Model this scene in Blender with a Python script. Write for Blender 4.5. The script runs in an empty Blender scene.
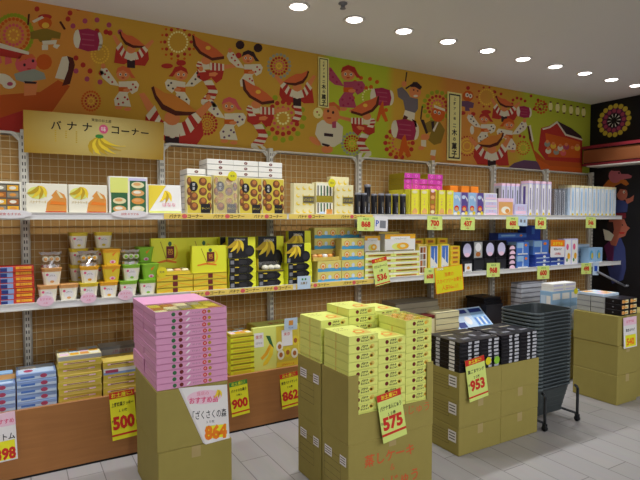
import bpy, bmesh, math, random
from mathutils import Vector, Matrix
random.seed(7)
SC = bpy.context.scene
COL = SC.collection
R = math.radians

# ------------------------------------------------------------------ camera, light, exposure
FPX = 520.0
EYE = 1.5
YAW, PITCH = R(59.65), math.atan(21 / 520.0)
FWD = Vector((math.cos(YAW) * math.cos(PITCH), math.sin(YAW) * math.cos(PITCH), -math.sin(PITCH)))
RGT = Vector((math.sin(YAW), -math.cos(YAW), 0))
UPV = RGT.cross(FWD)
cam_d = bpy.data.cameras.new('camera')
cam = bpy.data.objects.new('camera', cam_d)
COL.objects.link(cam)
cam_d.sensor_width = 36.0
cam_d.lens = FPX * 36.0 / 640.0
cam_d.clip_start = 0.02
mw = Matrix((RGT, UPV, -FWD)).transposed().to_4x4()
mw.translation = Vector((0, 0, EYE))
cam.matrix_world = mw
SC.camera = cam

SC.view_settings.view_transform = 'Standard'
SC.view_settings.look = 'None'
SC.view_settings.gamma = 1.0
SC.view_settings.use_curve_mapping = False
SC.view_settings.exposure = 0.0

world = bpy.data.worlds.new('world')
SC.world = world
world.use_nodes = True
world.node_tree.nodes['Background'].inputs[0].default_value = (1.0, 0.96, 0.9, 1)
world.node_tree.nodes['Background'].inputs[1].default_value = 0.05

CEIL = 2.92
LAMP_COL = (0.95, 1.0, 1.09)
ROW_POWER = 31.0        # the row of downlights along the shelves
HALL_POWER = 62.0       # the other rows of the shop
LAMP_XS = [1.66 + 0.4505 * k for k in range(-7, 10)]
HALL = [(x, y) for y in (-0.8, -2.3, -3.8) for x in (0.6, 2.7, 4.8)]


def lamp(name, x, y, power, size, parent, blend=0.75, z=CEIL - 0.03):
    l = bpy.data.lights.new(name, 'SPOT')
    l.energy = power
    l.color = LAMP_COL
    l.spot_size = R(size)
    l.spot_blend = blend
    l.shadow_soft_size = 0.05
    o = bpy.data.objects.new(name, l)
    COL.objects.link(o)
    if parent:
        o.parent = parent
        o.location = (0, 0, z - CEIL)
    else:
        o.location = (x, y, z)
    return o


def at(px, py, Y):
    d = FWD * FPX + RGT * (px - 320) - UPV * (py - 240)
    return d * (Y / d.y) + Vector((0, 0, EYE))


def atx(px, py, X):
    d = FWD * FPX + RGT * (px - 320) - UPV * (py - 240)
    return d * (X / d.x) + Vector((0, 0, EYE))


def ax(px, Y):
    return at(px, 219, Y).x


# ------------------------------------------------------------------ materials
def lin(c):
    c = c / 255.0
    return c / 12.92 if c <= 0.04045 else ((c + 0.055) / 1.055) ** 2.4


MATS = {}


def mat(name, rgb=None, rough=0.6, emit=0.0, metal=0.0, spec=0.35, noise=0.0, nscale=30.0, alpha=1.0, coat=0.0):
    if name in MATS:
        return MATS[name]
    m = bpy.data.materials.new(name)
    MATS[name] = m
    m.use_nodes = True
    nt = m.node_tree
    b = nt.nodes['Principled BSDF']
    c = (lin(rgb[0]), lin(rgb[1]), lin(rgb[2]), 1)
    b.inputs['Base Color'].default_value = c
    b.inputs['Roughness'].default_value = rough
    b.inputs['Metallic'].default_value = metal
    b.inputs['Specular IOR Level'].default_value = spec
    b.inputs['Coat Weight'].default_value = coat
    b.inputs['Alpha'].default_value = alpha
    if emit:
        b.inputs['Emission Color'].default_value = (1, 0.95, 0.9, 1)
        b.inputs['Emission Strength'].default_value = emit
    if noise:
        tc = nt.nodes.new('ShaderNodeTexCoord')
        n = nt.nodes.new('ShaderNodeTexNoise')
        n.inputs['Scale'].default_value = nscale
        n.inputs['Detail'].default_value = 4
        mx = nt.nodes.new('ShaderNodeMix')
        mx.data_type = 'RGBA'
        mx.inputs[6].default_value = c
        mx.inputs[7].default_value = (c[0] * (1 - noise), c[1] * (1 - noise), c[2] * (1 - noise), 1)
        nt.links.new(tc.outputs['Object'], n.inputs['Vector'])
        nt.links.new(n.outputs['Fac'], mx.inputs[0])
        nt.links.new(mx.outputs[2], b.inputs['Base Color'])
    return m


def mp(m):
    return MATS[m] if isinstance(m, str) else m


for n, c, kw in [
    ('ceiling_paint', (222, 220, 213), dict(rough=0.9)),
    ('plaster', (215, 208, 198), dict(rough=0.9)),
    ('black_wall', (16, 14, 16), dict(rough=0.6)),
    ('white_metal', (214, 210, 196), dict(rough=0.4)),
    ('shelf_white', (225, 222, 218), dict(rough=0.35)),
    ('wire', (214, 200, 156), dict(rough=0.4)),
    ('slot', (60, 52, 44), dict(rough=0.8)),
    ('dark_gap', (22, 18, 16), dict(rough=0.8)),
    ('cardboard', (160, 145, 74), dict(rough=0.8, noise=0.12, nscale=14)),
    ('cardboard_in', (150, 134, 70), dict(rough=0.85)),
    ('card_line', (98, 80, 46), dict(rough=0.8)),
    ('tape', (172, 150, 98), dict(rough=0.35)),
    ('ink_black', (28, 24, 24), dict(rough=0.6)),
    ('ink_grey', (96, 88, 74), dict(rough=0.7)),
    ('ink_red', (206, 44, 30), dict(rough=0.6)),
    ('ink_stamp', (206, 92, 48), dict(rough=0.7)),
    ('ink_pink', (226, 96, 134), dict(rough=0.6)),
    ('ink_orange', (240, 128, 24), dict(rough=0.6)),
    ('ink_blue', (40, 80, 180), dict(rough=0.5)),
    ('ink_green', (60, 140, 60), dict(rough=0.6)),
    ('paper', (235, 230, 226), dict(rough=0.6)),
    ('paper_yellow', (238, 232, 40), dict(rough=0.6)),
    ('paper_lime', (214, 228, 122), dict(rough=0.6)),
    ('paper_strip', (236, 206, 96), dict(rough=0.5)),
    ('paper_pink', (240, 200, 214), dict(rough=0.6)),
    ('paper_pop', (224, 212, 28), dict(rough=0.6)),
    ('pink_box', (222, 156, 190), dict(rough=0.45)),
    ('pink_edge', (200, 126, 164), dict(rough=0.5)),
    ('yellow_box', (226, 230, 120), dict(rough=0.45)),
    ('yellow_edge', (196, 198, 100), dict(rough=0.5)),
    ('yellow_art', (222, 194, 92), dict(rough=0.45)),
    ('emblem_yellow', (222, 208, 112), dict(rough=0.45)),
    ('maroon', (110, 30, 24), dict(rough=0.5)),
    ('white_box', (236, 232, 222), dict(rough=0.45)),
    ('cream', (232, 220, 168), dict(rough=0.5)),
    ('cream_pale', (240, 234, 210), dict(rough=0.5)),
    ('banana', (240, 208, 48), dict(rough=0.5)),
    ('banana_dark', (196, 160, 30), dict(rough=0.5)),
    ('cake', (224, 150, 64), dict(rough=0.6)),
    ('cake_dark', (176, 104, 44), dict(rough=0.6)),
    ('chestnut', (120, 66, 22), dict(rough=0.35, coat=0.3)),
    ('chestnut_hi', (186, 116, 48), dict(rough=0.4)),
    ('nut_yellow', (212, 190, 62), dict(rough=0.5)),
    ('gold', (200, 160, 60), dict(rough=0.25, metal=0.7)),
    ('olive', (160, 140, 30), dict(rough=0.5)),
    ('green_tray', (52, 104, 62), dict(rough=0.5)),
    ('lime_box', (232, 233, 50), dict(rough=0.4)),
    ('lime_cup', (140, 196, 52), dict(rough=0.5)),
    ('amber', (240, 176, 40), dict(rough=0.5)),
    ('peach', (226, 168, 100), dict(rough=0.5)),
    ('sun_yellow', (228, 202, 52), dict(rough=0.45)),
    ('foil', (232, 228, 226), dict(rough=0.18, metal=0.75)),
    ('black_gloss', (24, 22, 26), dict(rough=0.3)),
    ('black_mid', (44, 42, 46), dict(rough=0.4)),
    ('grey_mid', (128, 128, 132), dict(rough=0.5)),
    ('grey_box', (172, 172, 166), dict(rough=0.5)),
    ('grey_warm', (150, 140, 116), dict(rough=0.6)),
    ('silver_print', (190, 190, 194), dict(rough=0.4)),
    ('red_box', (196, 52, 30), dict(rough=0.4)),
    ('navy', (40, 56, 120), dict(rough=0.4)),
    ('sky_box', (150, 186, 216), dict(rough=0.45)),
    ('sky_pale', (196, 214, 230), dict(rough=0.45)),
    ('blue_box', (78, 120, 194), dict(rough=0.4)),
    ('blue_deep', (50, 74, 156), dict(rough=0.4)),
    ('blue_pack', (140, 164, 206), dict(rough=0.4)),
    ('cyan', (80, 160, 200), dict(rough=0.4)),
    ('magenta', (196, 58, 158), dict(rough=0.45)),
    ('magenta_hi', (222, 110, 190), dict(rough=0.45)),
    ('tall_yellow', (232, 222, 60), dict(rough=0.4)),
    ('lilac', (206, 200, 226), dict(rough=0.45)),
    ('purple', (96, 78, 140), dict(rough=0.45)),
    ('plum', (90, 30, 70), dict(rough=0.5)),
    ('orange', (238, 130, 32), dict(rough=0.5)),
    ('skin', (226, 150, 96), dict(rough=0.7)),
    ('mural_white', (222, 214, 186), dict(rough=0.75)),
    ('mural_red', (182, 48, 36), dict(rough=0.75)),
    ('mural_hat', (214, 104, 54), dict(rough=0.75)),
    ('mural_hat_gold', (212, 132, 50), dict(rough=0.75)),
    ('mural_rim', (84, 32, 18), dict(rough=0.75)),
    ('mural_skin', (222, 134, 76), dict(rough=0.75)),
    ('mural_pink', (216, 92, 92), dict(rough=0.75)),
    ('mural_rose', (176, 70, 98), dict(rough=0.75)),
    ('mural_magenta', (160, 40, 76), dict(rough=0.75)),
    ('mural_dark', (52, 30, 34), dict(rough=0.75)),
    ('mural_green', (150, 166, 28), dict(rough=0.75)),
    ('mural_olive', (136, 112, 32), dict(rough=0.75)),
    ('mural_orange', (206, 92, 20), dict(rough=0.75)),
    ('mural_boat', (190, 84, 20), dict(rough=0.75)),
    ('mural_yellow', (230, 186, 60), dict(rough=0.75)),
    ('mural_grey', (112, 104, 108), dict(rough=0.75)),
    ('mural_bluegrey', (150, 156, 140), dict(rough=0.75)),
    ('mural_purple', (104, 70, 96), dict(rough=0.75)),
    ('mural_cream', (234, 226, 150), dict(rough=0.75)),
    ('sign_red_dim', (124, 32, 42), dict(rough=0.5)),  # sign colours darkened to stand in for weak light at the end wall
    ('sign_orange_dim', (136, 78, 40), dict(rough=0.6)),
    ('banner_yellow', (178, 144, 40), dict(rough=0.35)),
    ('banner_pale', (208, 188, 106), dict(rough=0.35)),
    ('basket', (54, 60, 60), dict(rough=0.45)),
    ('basket_rim_lit', (86, 94, 95), dict(rough=0.4)),  # same plastic as the walls, rim highlights put into a lighter grey
    ('basket_in', (46, 52, 52), dict(rough=0.5)),
    ('steel_dark', (58, 60, 62), dict(rough=0.35, metal=0.6)),
    ('rubber', (26, 26, 28), dict(rough=0.7)),
    ('lamp_lit', (255, 250, 245), dict(emit=9.0)),
    ('lamp_ring', (230, 226, 220), dict(rough=0.5)),
    ('kimono_blue', (54, 62, 110), dict(rough=0.7)),
    ('figure_skin_dim', (178, 98, 74), dict(rough=0.7)),  # skin tone lowered too, dimness of the end wall put into the colour
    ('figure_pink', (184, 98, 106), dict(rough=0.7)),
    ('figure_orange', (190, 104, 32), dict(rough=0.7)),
    ('hair', (44, 24, 22), dict(rough=0.7)),
]:
    mat(n, c, **kw)


def clear_mat():
    m = bpy.data.materials.new('clear_plastic')
    MATS['clear_plastic'] = m
    m.use_nodes = True
    nt = m.node_tree
    nt.nodes.remove(nt.nodes['Principled BSDF'])
    t = nt.nodes.new('ShaderNodeBsdfTransparent')
    g = nt.nodes.new('ShaderNodeBsdfGlossy')
    g.inputs['Roughness'].default_value = 0.12
    mx = nt.nodes.new('ShaderNodeMixShader')
    mx.inputs[0].default_value = 0.14
    nt.links.new(t.outputs[0], mx.inputs[1])
    nt.links.new(g.outputs[0], mx.inputs[2])
    nt.links.new(mx.outputs[0], nt.nodes['Material Output'].inputs[0])


clear_mat()


def floor_mat():
    m = bpy.data.materials.new('floor_tile')
    MATS['floor_tile'] = m
    m.use_nodes = True
    nt = m.node_tree
    b = nt.nodes['Principled BSDF']
    tc = nt.nodes.new('ShaderNodeTexCoord')
    mpn = nt.nodes.new('ShaderNodeMapping')
    mpn.inputs['Rotation'].default_value = (0, 0, R(90))
    mpn.inputs['Location'].default_value = (0.27, 0.70, 0)
    br = nt.nodes.new('ShaderNodeTexBrick')
    br.offset = 0.5
    br.inputs['Scale'].default_value = 1.0
    br.inputs['Brick Width'].default_value = 0.60
    br.inputs['Row Height'].default_value = 0.187
    br.inputs['Mortar Size'].default_value = 0.0028
    br.inputs['Mortar Smooth'].default_value = 0.2
    br.inputs['Bias'].default_value = 0.0
    br.inputs['Color1'].default_value = (lin(174), lin(168), lin(163), 1)
    br.inputs['Color2'].default_value = (lin(166), lin(160), lin(155), 1)
    br.inputs['Mortar'].default_value = (lin(112), lin(107), lin(103), 1)
    n = nt.nodes.new('ShaderNodeTexNoise')
    n.inputs['Scale'].default_value = 5
    mpn2 = nt.nodes.new('ShaderNodeMapping')
    mpn2.inputs['Scale'].default_value = (6, 0.6, 1)
    nt.links.new(tc.outputs['Object'], mpn2.inputs[0])
    nt.links.new(mpn2.outputs[0], n.inputs['Vector'])
    mx = nt.nodes.new('ShaderNodeMix')
    mx.data_type = 'RGBA'
    mx.blend_type = 'MULTIPLY'
    mx.inputs[0].default_value = 0.12
    nt.links.new(tc.outputs['Object'], mpn.inputs[0])
    nt.links.new(mpn.outputs[0], br.inputs['Vector'])
    nt.links.new(br.outputs['Color'], mx.inputs[6])
    nt.links.new(n.outputs['Color'], mx.inputs[7])
    nt.links.new(mx.outputs[2], b.inputs['Base Color'])
    b.inputs['Roughness'].default_value = 0.38
    b.inputs['Specular IOR Level'].default_value = 0.4


floor_mat()


def wood_mat(name, c1, c2, scale=(1.0, 8, 14), rough=0.45):
    m = bpy.data.materials.new(name)
    MATS[name] = m
    m.use_nodes = True
    nt = m.node_tree
    b = nt.nodes['Principled BSDF']
    tc = nt.nodes.new('ShaderNodeTexCoord')
    mpn = nt.nodes.new('ShaderNodeMapping')
    mpn.inputs['Scale'].default_value = scale
    n = nt.nodes.new('ShaderNodeTexNoise')
    n.inputs['Scale'].default_value = 3
    n.inputs['Detail'].default_value = 6
    n.inputs['Distortion'].default_value = 0.6
    cr = nt.nodes.new('ShaderNodeValToRGB')
    cr.color_ramp.elements[0].position = 0.3
    cr.color_ramp.elements[1].position = 0.7
    cr.color_ramp.elements[0].color = (lin(c1[0]), lin(c1[1]), lin(c1[2]), 1)
    cr.color_ramp.elements[1].color = (lin(c2[0]), lin(c2[1]), lin(c2[2]), 1)
    nt.links.new(tc.outputs['Object'], mpn.inputs[0])
    nt.links.new(mpn.outputs[0], n.inputs['Vector'])
    nt.links.new(n.outputs['Fac'], cr.inputs[0])
    nt.links.new(cr.outputs[0], b.inputs['Base Color'])
    b.inputs['Roughness'].default_value = rough


wood_mat('kick_wood', (160, 104, 50), (172, 114, 56))
wood_mat('back_board', (176, 132, 68), (184, 140, 75), (0.6, 3, 6), 0.7)


# ------------------------------------------------------------------ mesh building
TEXT_CACHE = {}


def text_geo(s, bold=0.0):
    key = (s, bold)
    if key in TEXT_CACHE:
        return TEXT_CACHE[key]
    cu = bpy.data.curves.new('t', 'FONT')
    cu.body = s
    cu.resolution_u = 2
    cu.fill_mode = 'FRONT'
    cu.offset = bold
    o = bpy.data.objects.new('t', cu)
    COL.objects.link(o)
    dg = bpy.context.evaluated_depsgraph_get()
    me = bpy.data.meshes.new_from_object(o.evaluated_get(dg))
    vs = [(v.co.x, v.co.y) for v in me.vertices]
    fs = [tuple(p.vertices) for p in me.polygons]
    bpy.data.objects.remove(o)
    bpy.data.curves.remove(cu)
    bpy.data.meshes.remove(me)
    if vs:
        x0 = min(v[0] for v in vs); x1 = max(v[0] for v in vs)
        y0 = min(v[1] for v in vs); y1 = max(v[1] for v in vs)
        sc = 1.0 / max(y1 - y0, 1e-6)
        vs = [((x - x0) * sc, (y - y0) * sc) for x, y in vs]
        wd = (x1 - x0) * sc
    else:
        wd = 1
    TEXT_CACHE[key] = (vs, fs, wd)
    return TEXT_CACHE[key]


class MB:
    def __init__(self):
        self.v = []; self.f = []; self.m = []; self.mats = []; self.smooth = []

    def mi(self, m):
        m = mp(m)
        if m not in self.mats:
            self.mats.append(m)
        return self.mats.index(m)

    def add(self, vs, fs, m, smooth=False):
        o = len(self.v)
        self.v.extend([tuple(v) for v in vs])
        k = self.mi(m)
        for f in fs:
            self.f.append(tuple(i + o for i in f)); self.m.append(k); self.smooth.append(smooth)

    def box(self, x0, x1, y0, y1, z0, z1, m, bevel=0.0):
        if bevel <= 0:
            vs = [(x0, y0, z0), (x1, y0, z0), (x1, y1, z0), (x0, y1, z0), (x0, y0, z1), (x1, y0, z1), (x1, y1, z1), (x0, y1, z1)]
            fs = [(0, 3, 2, 1), (4, 5, 6, 7), (0, 1, 5, 4), (1, 2, 6, 5), (2, 3, 7, 6), (3, 0, 4, 7)]
            self.add(vs, fs, m)
        else:
            bm = bmesh.new()
            bmesh.ops.create_cube(bm, size=1)
            for v in bm.verts:
                v.co = Vector(((x0 + x1) / 2 + v.co.x * (x1 - x0), (y0 + y1) / 2 + v.co.y * (y1 - y0), (z0 + z1) / 2 + v.co.z * (z1 - z0)))
            bmesh.ops.bevel(bm, geom=bm.edges[:], offset=bevel, segments=1, affect='EDGES', profile=0.5)
            bm.verts.index_update()
            self.add([v.co[:] for v in bm.verts], [[v.index for v in f.verts] for f in bm.faces], m)
            bm.free()

    def tube(self, pts, r, m, n=8, cap=True, smooth=True):
        pts = [Vector(p) for p in pts]
        rings = []
        for i, p in enumerate(pts):
            t = (pts[min(i + 1, len(pts) - 1)] - pts[max(i - 1, 0)]).normalized()
            a = Vector((0, 0, 1)) if abs(t.z) < 0.9 else Vector((1, 0, 0))
            u = t.cross(a).normalized(); w = t.cross(u)
            rings.append([p + (u * math.cos(2 * math.pi * k / n) + w * math.sin(2 * math.pi * k / n)) * r for k in range(n)])
        vs = [v for rg in rings for v in rg]
        fs = []
        for i in range(len(rings) - 1):
            for k in range(n):
                fs.append((i * n + k, i * n + (k + 1) % n, (i + 1) * n + (k + 1) % n, (i + 1) * n + k))
        if cap:
            fs.append(tuple(range(n))[::-1]); fs.append(tuple((len(rings) - 1) * n + k for k in range(n)))
        self.add(vs, fs, m, smooth)

    def lathe(self, prof, cx, cy, m, n=20, z0=0):
        vs = []
        for r, z in prof:
            for k in range(n):
                a = 2 * math.pi * k / n
                vs.append((cx + r * math.cos(a), cy + r * math.sin(a), z0 + z))
        fs = []
        for i in range(len(prof) - 1):
            for k in range(n):
                fs.append((i * n + k, i * n + (k + 1) % n, (i + 1) * n + (k + 1) % n, (i + 1) * n + k))
        fs.append(tuple(range(n))[::-1]); fs.append(tuple((len(prof) - 1) * n + k for k in range(n)))
        self.add(vs, fs, m, True)

    def build(self, name, parent=None, loc=None, rz=0.0):
        me = bpy.data.meshes.new(name)
        me.from_pydata(self.v, [], self.f)
        for m in self.mats:
            me.materials.append(m)
        me.polygons.foreach_set('material_index', self.m)
        me.polygons.foreach_set('use_smooth', self.smooth)
        me.update()
        o = bpy.data.objects.new(name, me)
        COL.objects.link(o)
        if parent:
            o.parent = parent
        if loc is not None:
            o.location = loc
        o.rotation_euler = (0, 0, rz)
        return o


class Face:
    """a flat printed face: origin, u and v directions, normal; prints are laid on in layers"""
    def __init__(self, mb, o, u, v):
        self.mb = mb; self.o = Vector(o); self.u = Vector(u).normalized(); self.v = Vector(v).normalized()
        self.n = self.u.cross(self.v)

    def p(self, a, b, L):
        return self.o + self.u * a + self.v * b + self.n * (0.0004 + 0.0004 * L)

    def poly(self, pts, m, L=0):
        self.mb.add([self.p(a, b, L) for a, b in pts], [tuple(range(len(pts)))], m)

    def rect(self, a0, a1, b0, b1, m, L=0):
        self.poly([(a0, b0), (a1, b0), (a1, b1), (a0, b1)], m, L)

    def ell(self, a, b, ra, rb, m, L=0, n=14, a0=0.0):
        self.poly([(a + ra * math.cos(2 * math.pi * k / n + a0), b + rb * math.sin(2 * math.pi * k / n + a0)) for k in range(n)], m, L)

    def text(self, s, a, b, h, m, L=1, width=None, align='c', bold=0.0):
        vs, fs, wd = text_geo(s, bold)
        if not vs:
            return
        k = h
        if width and wd * h > width:
            kx = width / wd
        else:
            kx = h
        off = -wd * kx / 2 if align == 'c' else 0
        self.mb.add([self.p(a + off + x * kx, b + y * k, L) for x, y in vs], fs, m)


def front(mb, w, h, y=0.0, x0=0.0, z0=0.0):
    return Face(mb, (x0, y, z0), (1, 0, 0), (0, 0, 1))


def leftface(mb, d, h, x=0.0, z0=0.0):
    return Face(mb, (x, d, z0), (0, -1, 0), (0, 0, 1))


def topface(mb, w, d, z, x0=0.0, y0=0.0):
    return Face(mb, (x0, y0, z), (1, 0, 0), (0, 1, 0))


USED = set()


def tag(o, label, cat, group=None):
    o['label'] = label; o['category'] = cat
    if group:
        o['group'] = group
    return o


def struct(o):
    o['kind'] = 'structure'
    return o


def empty(name, loc, rz=0):
    o = bpy.data.objects.new(name, None)
    COL.objects.link(o)
    o.location = loc
    o.rotation_euler = (0, 0, rz)
    o.empty_display_size = 0.05
    return o


def dup(root):
    r = root.copy(); COL.objects.link(r)
    for ch in list(root.children):
        c = ch.copy(); COL.objects.link(c); c.parent = r
        for g in list(ch.children):
            d = g.copy(); COL.objects.link(d); d.parent = c
    return r


def place(proto, loc, label, cat, group=None, rz=0.0, tilt=None):
    if proto.name in USED:
        o = dup(proto)
    else:
        o = proto; USED.add(proto.name)
    o.location = loc
    o.rotation_euler = (tilt[0] if tilt else 0, tilt[1] if tilt else 0, rz)
    return tag(o, label, cat, group)


ORD = ['', 'second', 'third', 'fourth', 'fifth', 'sixth', 'seventh', 'eighth', 'ninth', 'tenth', 'eleventh', 'twelfth', 'thirteenth',
       'fourteenth', 'fifteenth', 'sixteenth', 'seventeenth', 'eighteenth', 'nineteenth', 'twentieth', 'twenty first', 'twenty second']


def nth(i, n):
    if i == 0:
        return 'topmost'
    if i == n - 1:
        return 'lowest'
    return ORD[i] + ' from top'


def stack(proto, x, y, z, n, h, desc, where, cat, group, jit=0.003, rj=0.6, tops=None):
    """n copies one above the other; the topmost may be another kind (tops)"""
    for i in range(n):
        k = n - 1 - i
        p = tops if (tops and k == 0) else proto
        place(p, (x + random.uniform(-jit, jit), y + random.uniform(-jit, jit) * 0.8, z + i * h + 0.0006), '%s, %s %s' % (desc, nth(k, n), where),
              cat, group, R(random.uniform(-rj, rj)))


# ------------------------------------------------------------------ the room
X0, X1, Y0, Y1 = -3.0, 6.20, -4.2, 3.97
mb = MB(); mb.box(X0, X1, Y0, Y1, -0.08, 0.0, 'floor_tile'); struct(mb.build('floor'))
mb = MB(); mb.box(X0, X1, Y0, Y1, CEIL, CEIL + 0.08, 'ceiling_paint'); struct(mb.build('ceiling'))
mb = MB(); mb.box(X0, X1, Y1, Y1 + 0.1, 0, CEIL, 'plaster'); struct(mb.build('wall_back'))
mb = MB(); mb.box(X1, X1 + 0.1, Y0, Y1, 0, CEIL, 'black_wall'); struct(mb.build('wall_right'))
mb = MB(); mb.box(X0 - 0.1, X0, Y0, Y1, 0, CEIL, 'plaster'); struct(mb.build('wall_left'))
mb = MB(); mb.box(X0, X1, Y0 - 0.1, Y0, 0, CEIL, 'plaster'); struct(mb.build('wall_front'))

# ------------------------------------------------------------------ downlights
HALLN = 0


def downlight(x, y, power, size, label, group):
    t = empty('ceiling_downlight', (x, y, CEIL))
    tag(t, label, 'ceiling light', group)
    b = MB()
    b.lathe([(0.075, 0.0), (0.078, -0.004), (0.062, -0.009), (0.058, -0.004), (0.058, 0.0)], 0, 0, 'lamp_ring', 24)
    b.build('trim_ring', t)
    b = MB()
    b.lathe([(0.056, -0.0045), (0.05, -0.008), (0.03, -0.010), (0.001, -0.0105)], 0, 0, 'lamp_lit', 20)
    b.build('diffuser', t)
    lamp('lamp', x, y, power, size, t, z=CEIL - 0.05)


ROWN = ['largest and leftmost', 'second from left', 'third from left', 'fourth from left', 'fifth from left', 'sixth from left', 'fourth from right end',
        'third from right end', 'second from right end', 'farthest, at right edge']
for i, x in enumerate(LAMP_XS):
    k = i - 7
    if k >= 0:
        downlight(x, 3.12, ROW_POWER, 96, 'round lit ceiling downlight over the shelves, %s in the row' % ROWN[k], 'downlights over the shelves')
    else:
        lamp('lamp', x, 3.12, ROW_POWER, 96, None)
for x, y in HALL:
    lamp('lamp', x, y, HALL_POWER, 166, None, 0.25)
b = MB(); b.lathe([(0.03, 0), (0.03, -0.006), (0.014, -0.012), (0.012, -0.03), (0.02, -0.034), (0.02, -0.037)], 0, 0, 'grey_mid', 14)
tag(b.build('sprinkler_head', loc=(1.89, 2.93, CEIL)), 'small dark sprinkler head on the pale ceiling', 'sprinkler')

# ------------------------------------------------------------------ wall shelving
WALLY = 3.90
BAY = 0.875
POSTS = [0.055 + BAY * k for k in range(-2, 8)]
shelving = tag(empty('wall_shelving', (2.6, 3.65, 0)), 'long white wall shelving with wire grid back, two shelves and wooden kick panel', 'shelving')
OFF = Vector((-2.6, -3.65, 0))


def part(b, name, parent=shelving, off=OFF):
    return b.build(name, parent, off)


XL, XR = POSTS[0], 6.17
b = MB(); b.box(XL, XR, WALLY + 0.03, WALLY + 0.04, 0, 2.04, 'back_board'); part(b, 'back_panel')
for px_ in POSTS:
    b = MB()
    b.box(px_ - 0.017, px_ + 0.017, WALLY - 0.035, WALLY + 0.028, 0, 2.075, 'white_metal', 0.002)
    f = Face(b, (px_, WALLY - 0.035, 0), (1, 0, 0), (0, 0, 1))
    z = 0.5
    while z < 2.03:
        for s in (-0.007, 0.007):
            f.rect(s - 0.003, s + 0.003, z, z + 0.022, 'slot')
        z += 0.042
    part(b, 'upright')
for k in range(len(POSTS) - 1):
    a, c = POSTS[k] + 0.02, POSTS[k + 1] - 0.02
    b = MB()
    zt = 2.055
    # bent tube frame with rounded upper corners
    fr = 0.045
    pts = [(a, WALLY - 0.005, 0.42)]
    pts += [(a + fr - fr * math.cos(t), WALLY - 0.005, zt - fr + fr * math.sin(t)) for t in [i * math.pi / 8 for i in range(5)]]
    pts += [(c - fr + fr * math.sin(t), WALLY - 0.005, zt - fr + fr * math.cos(t)) for t in [i * math.pi / 8 for i in range(5)]]
    pts += [(c, WALLY - 0.005, 0.42)]
    b.tube(pts, 0.009, 'white_metal', 6)
    # filled corner gussets
    for sx, cx in ((1, a), (-1, c)):
        b.add([(cx, WALLY - 0.006, zt), (cx + sx * 0.06, WALLY - 0.006, zt), (cx, WALLY - 0.006, zt - 0.06)], [(0, 1, 2)], 'white_metal')
    x = a + 0.03
    while x < c - 0.01:
        b.box(x - 0.0014, x + 0.0014, WALLY + 0.001, WALLY + 0.005, 0.42, zt, 'wire'); x += 0.05
    z = 0.45
    while z < zt - 0.02:
        b.box(a, c, WALLY - 0.003, WALLY + 0.001, z - 0.0014, z + 0.0014, 'wire'); z += 0.05
    part(b, 'wire_panel')
S1, S2, DK = 1.525, 0.993, 0.39
for zt, zr0, zr1, nm in ((S1, 1.496, 1.54, 'upper'), (S2, 0.962, 1.006, 'lower')):
    b = MB()
    b.box(XL, XR, 3.506, 3.86, zt - 0.022, zt, 'shelf_white')
    sh = part(b, 'shelf_board')
    b = MB()
    b.box(XL, XR, 3.495, 3.5055, zr0, zr1, 'shelf_white', 0.002)
    b.box(XL, XR, 3.4925, 3.495, zr0, zr0 + 0.006, 'white_metal')
    b.box(XL, XR, 3.4925, 3.495, zr1 - 0.006, zr1, 'white_metal')
    o = b.build('price_rail', sh)
b = MB(); b.box(XL, XR, 3.432, 3.86, DK - 0.025, DK, 'kick_wood'); part(b, 'bottom_deck')
b = MB(); b.box(XL, XR, 3.41, 3.43, 0.0, 0.403, 'kick_wood', 0.002)
b.box(XL, XR, 3.4085, 3.412, 0.0, 0.012, 'dark_gap'); part(b, 'kick_panel')

# ------------------------------------------------------------------ the mural
MY = 3.925


def M(px, py):
    p = at(px, py, MY)
    return p.x, p.z


mural = MB()
mx0, mx1 = -0.9, 6.19


def mural_bg():
    m = bpy.data.materials.new('mural_ground')
    MATS['mural_ground'] = m
    m.use_nodes = True
    nt = m.node_tree
    bs = nt.nodes['Principled BSDF']
    bs.inputs['Roughness'].default_value = 0.75
    bs.inputs['Specular IOR Level'].default_value = 0.15
    tc = nt.nodes.new('ShaderNodeTexCoord')
    sep = nt.nodes.new('ShaderNodeSeparateXYZ')
    mr = nt.nodes.new('ShaderNodeMapRange')
    mr.inputs[1].default_value = mx0; mr.inputs[2].default_value = mx1
    cr = nt.nodes.new('ShaderNodeValToRGB')
    nt.links.new(tc.outputs['Object'], sep.inputs[0])
    nt.links.new(sep.outputs['X'], mr.inputs[0])
    nt.links.new(mr.outputs[0], cr.inputs[0])
    nt.links.new(cr.outputs[0], bs.inputs['Base Color'])
    stops = [(-40, (214, 142, 62)), (92, (216, 146, 62)), (97, (208, 160, 58)), (320, (206, 162, 62)), (329, (186, 198, 56)), (386, (186, 198, 56)),
             (394, (210, 166, 60)), (436, (210, 162, 60)), (448, (214, 144, 66)), (476, (214, 146, 66)), (494, (210, 160, 60)), (516, (206, 164, 60)),
             (526, (186, 192, 58)), (575, (176, 184, 58))]
    el = cr.color_ramp.elements
    while len(el) > 1:
        el.remove(el[-1])
    for i, (px, c) in enumerate(stops):
        t = (M(px, 120)[0] - mx0) / (mx1 - mx0)
        e = el[0] if i == 0 else el.new(t)
        e.position = max(0, min(1, t))
        e.color = (lin(c[0]), lin(c[1]), lin(c[2]), 1)


mural_bg()
mural.box(mx0, mx1, MY, MY + 0.02, 2.062, CEIL, 'mural_ground')


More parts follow.
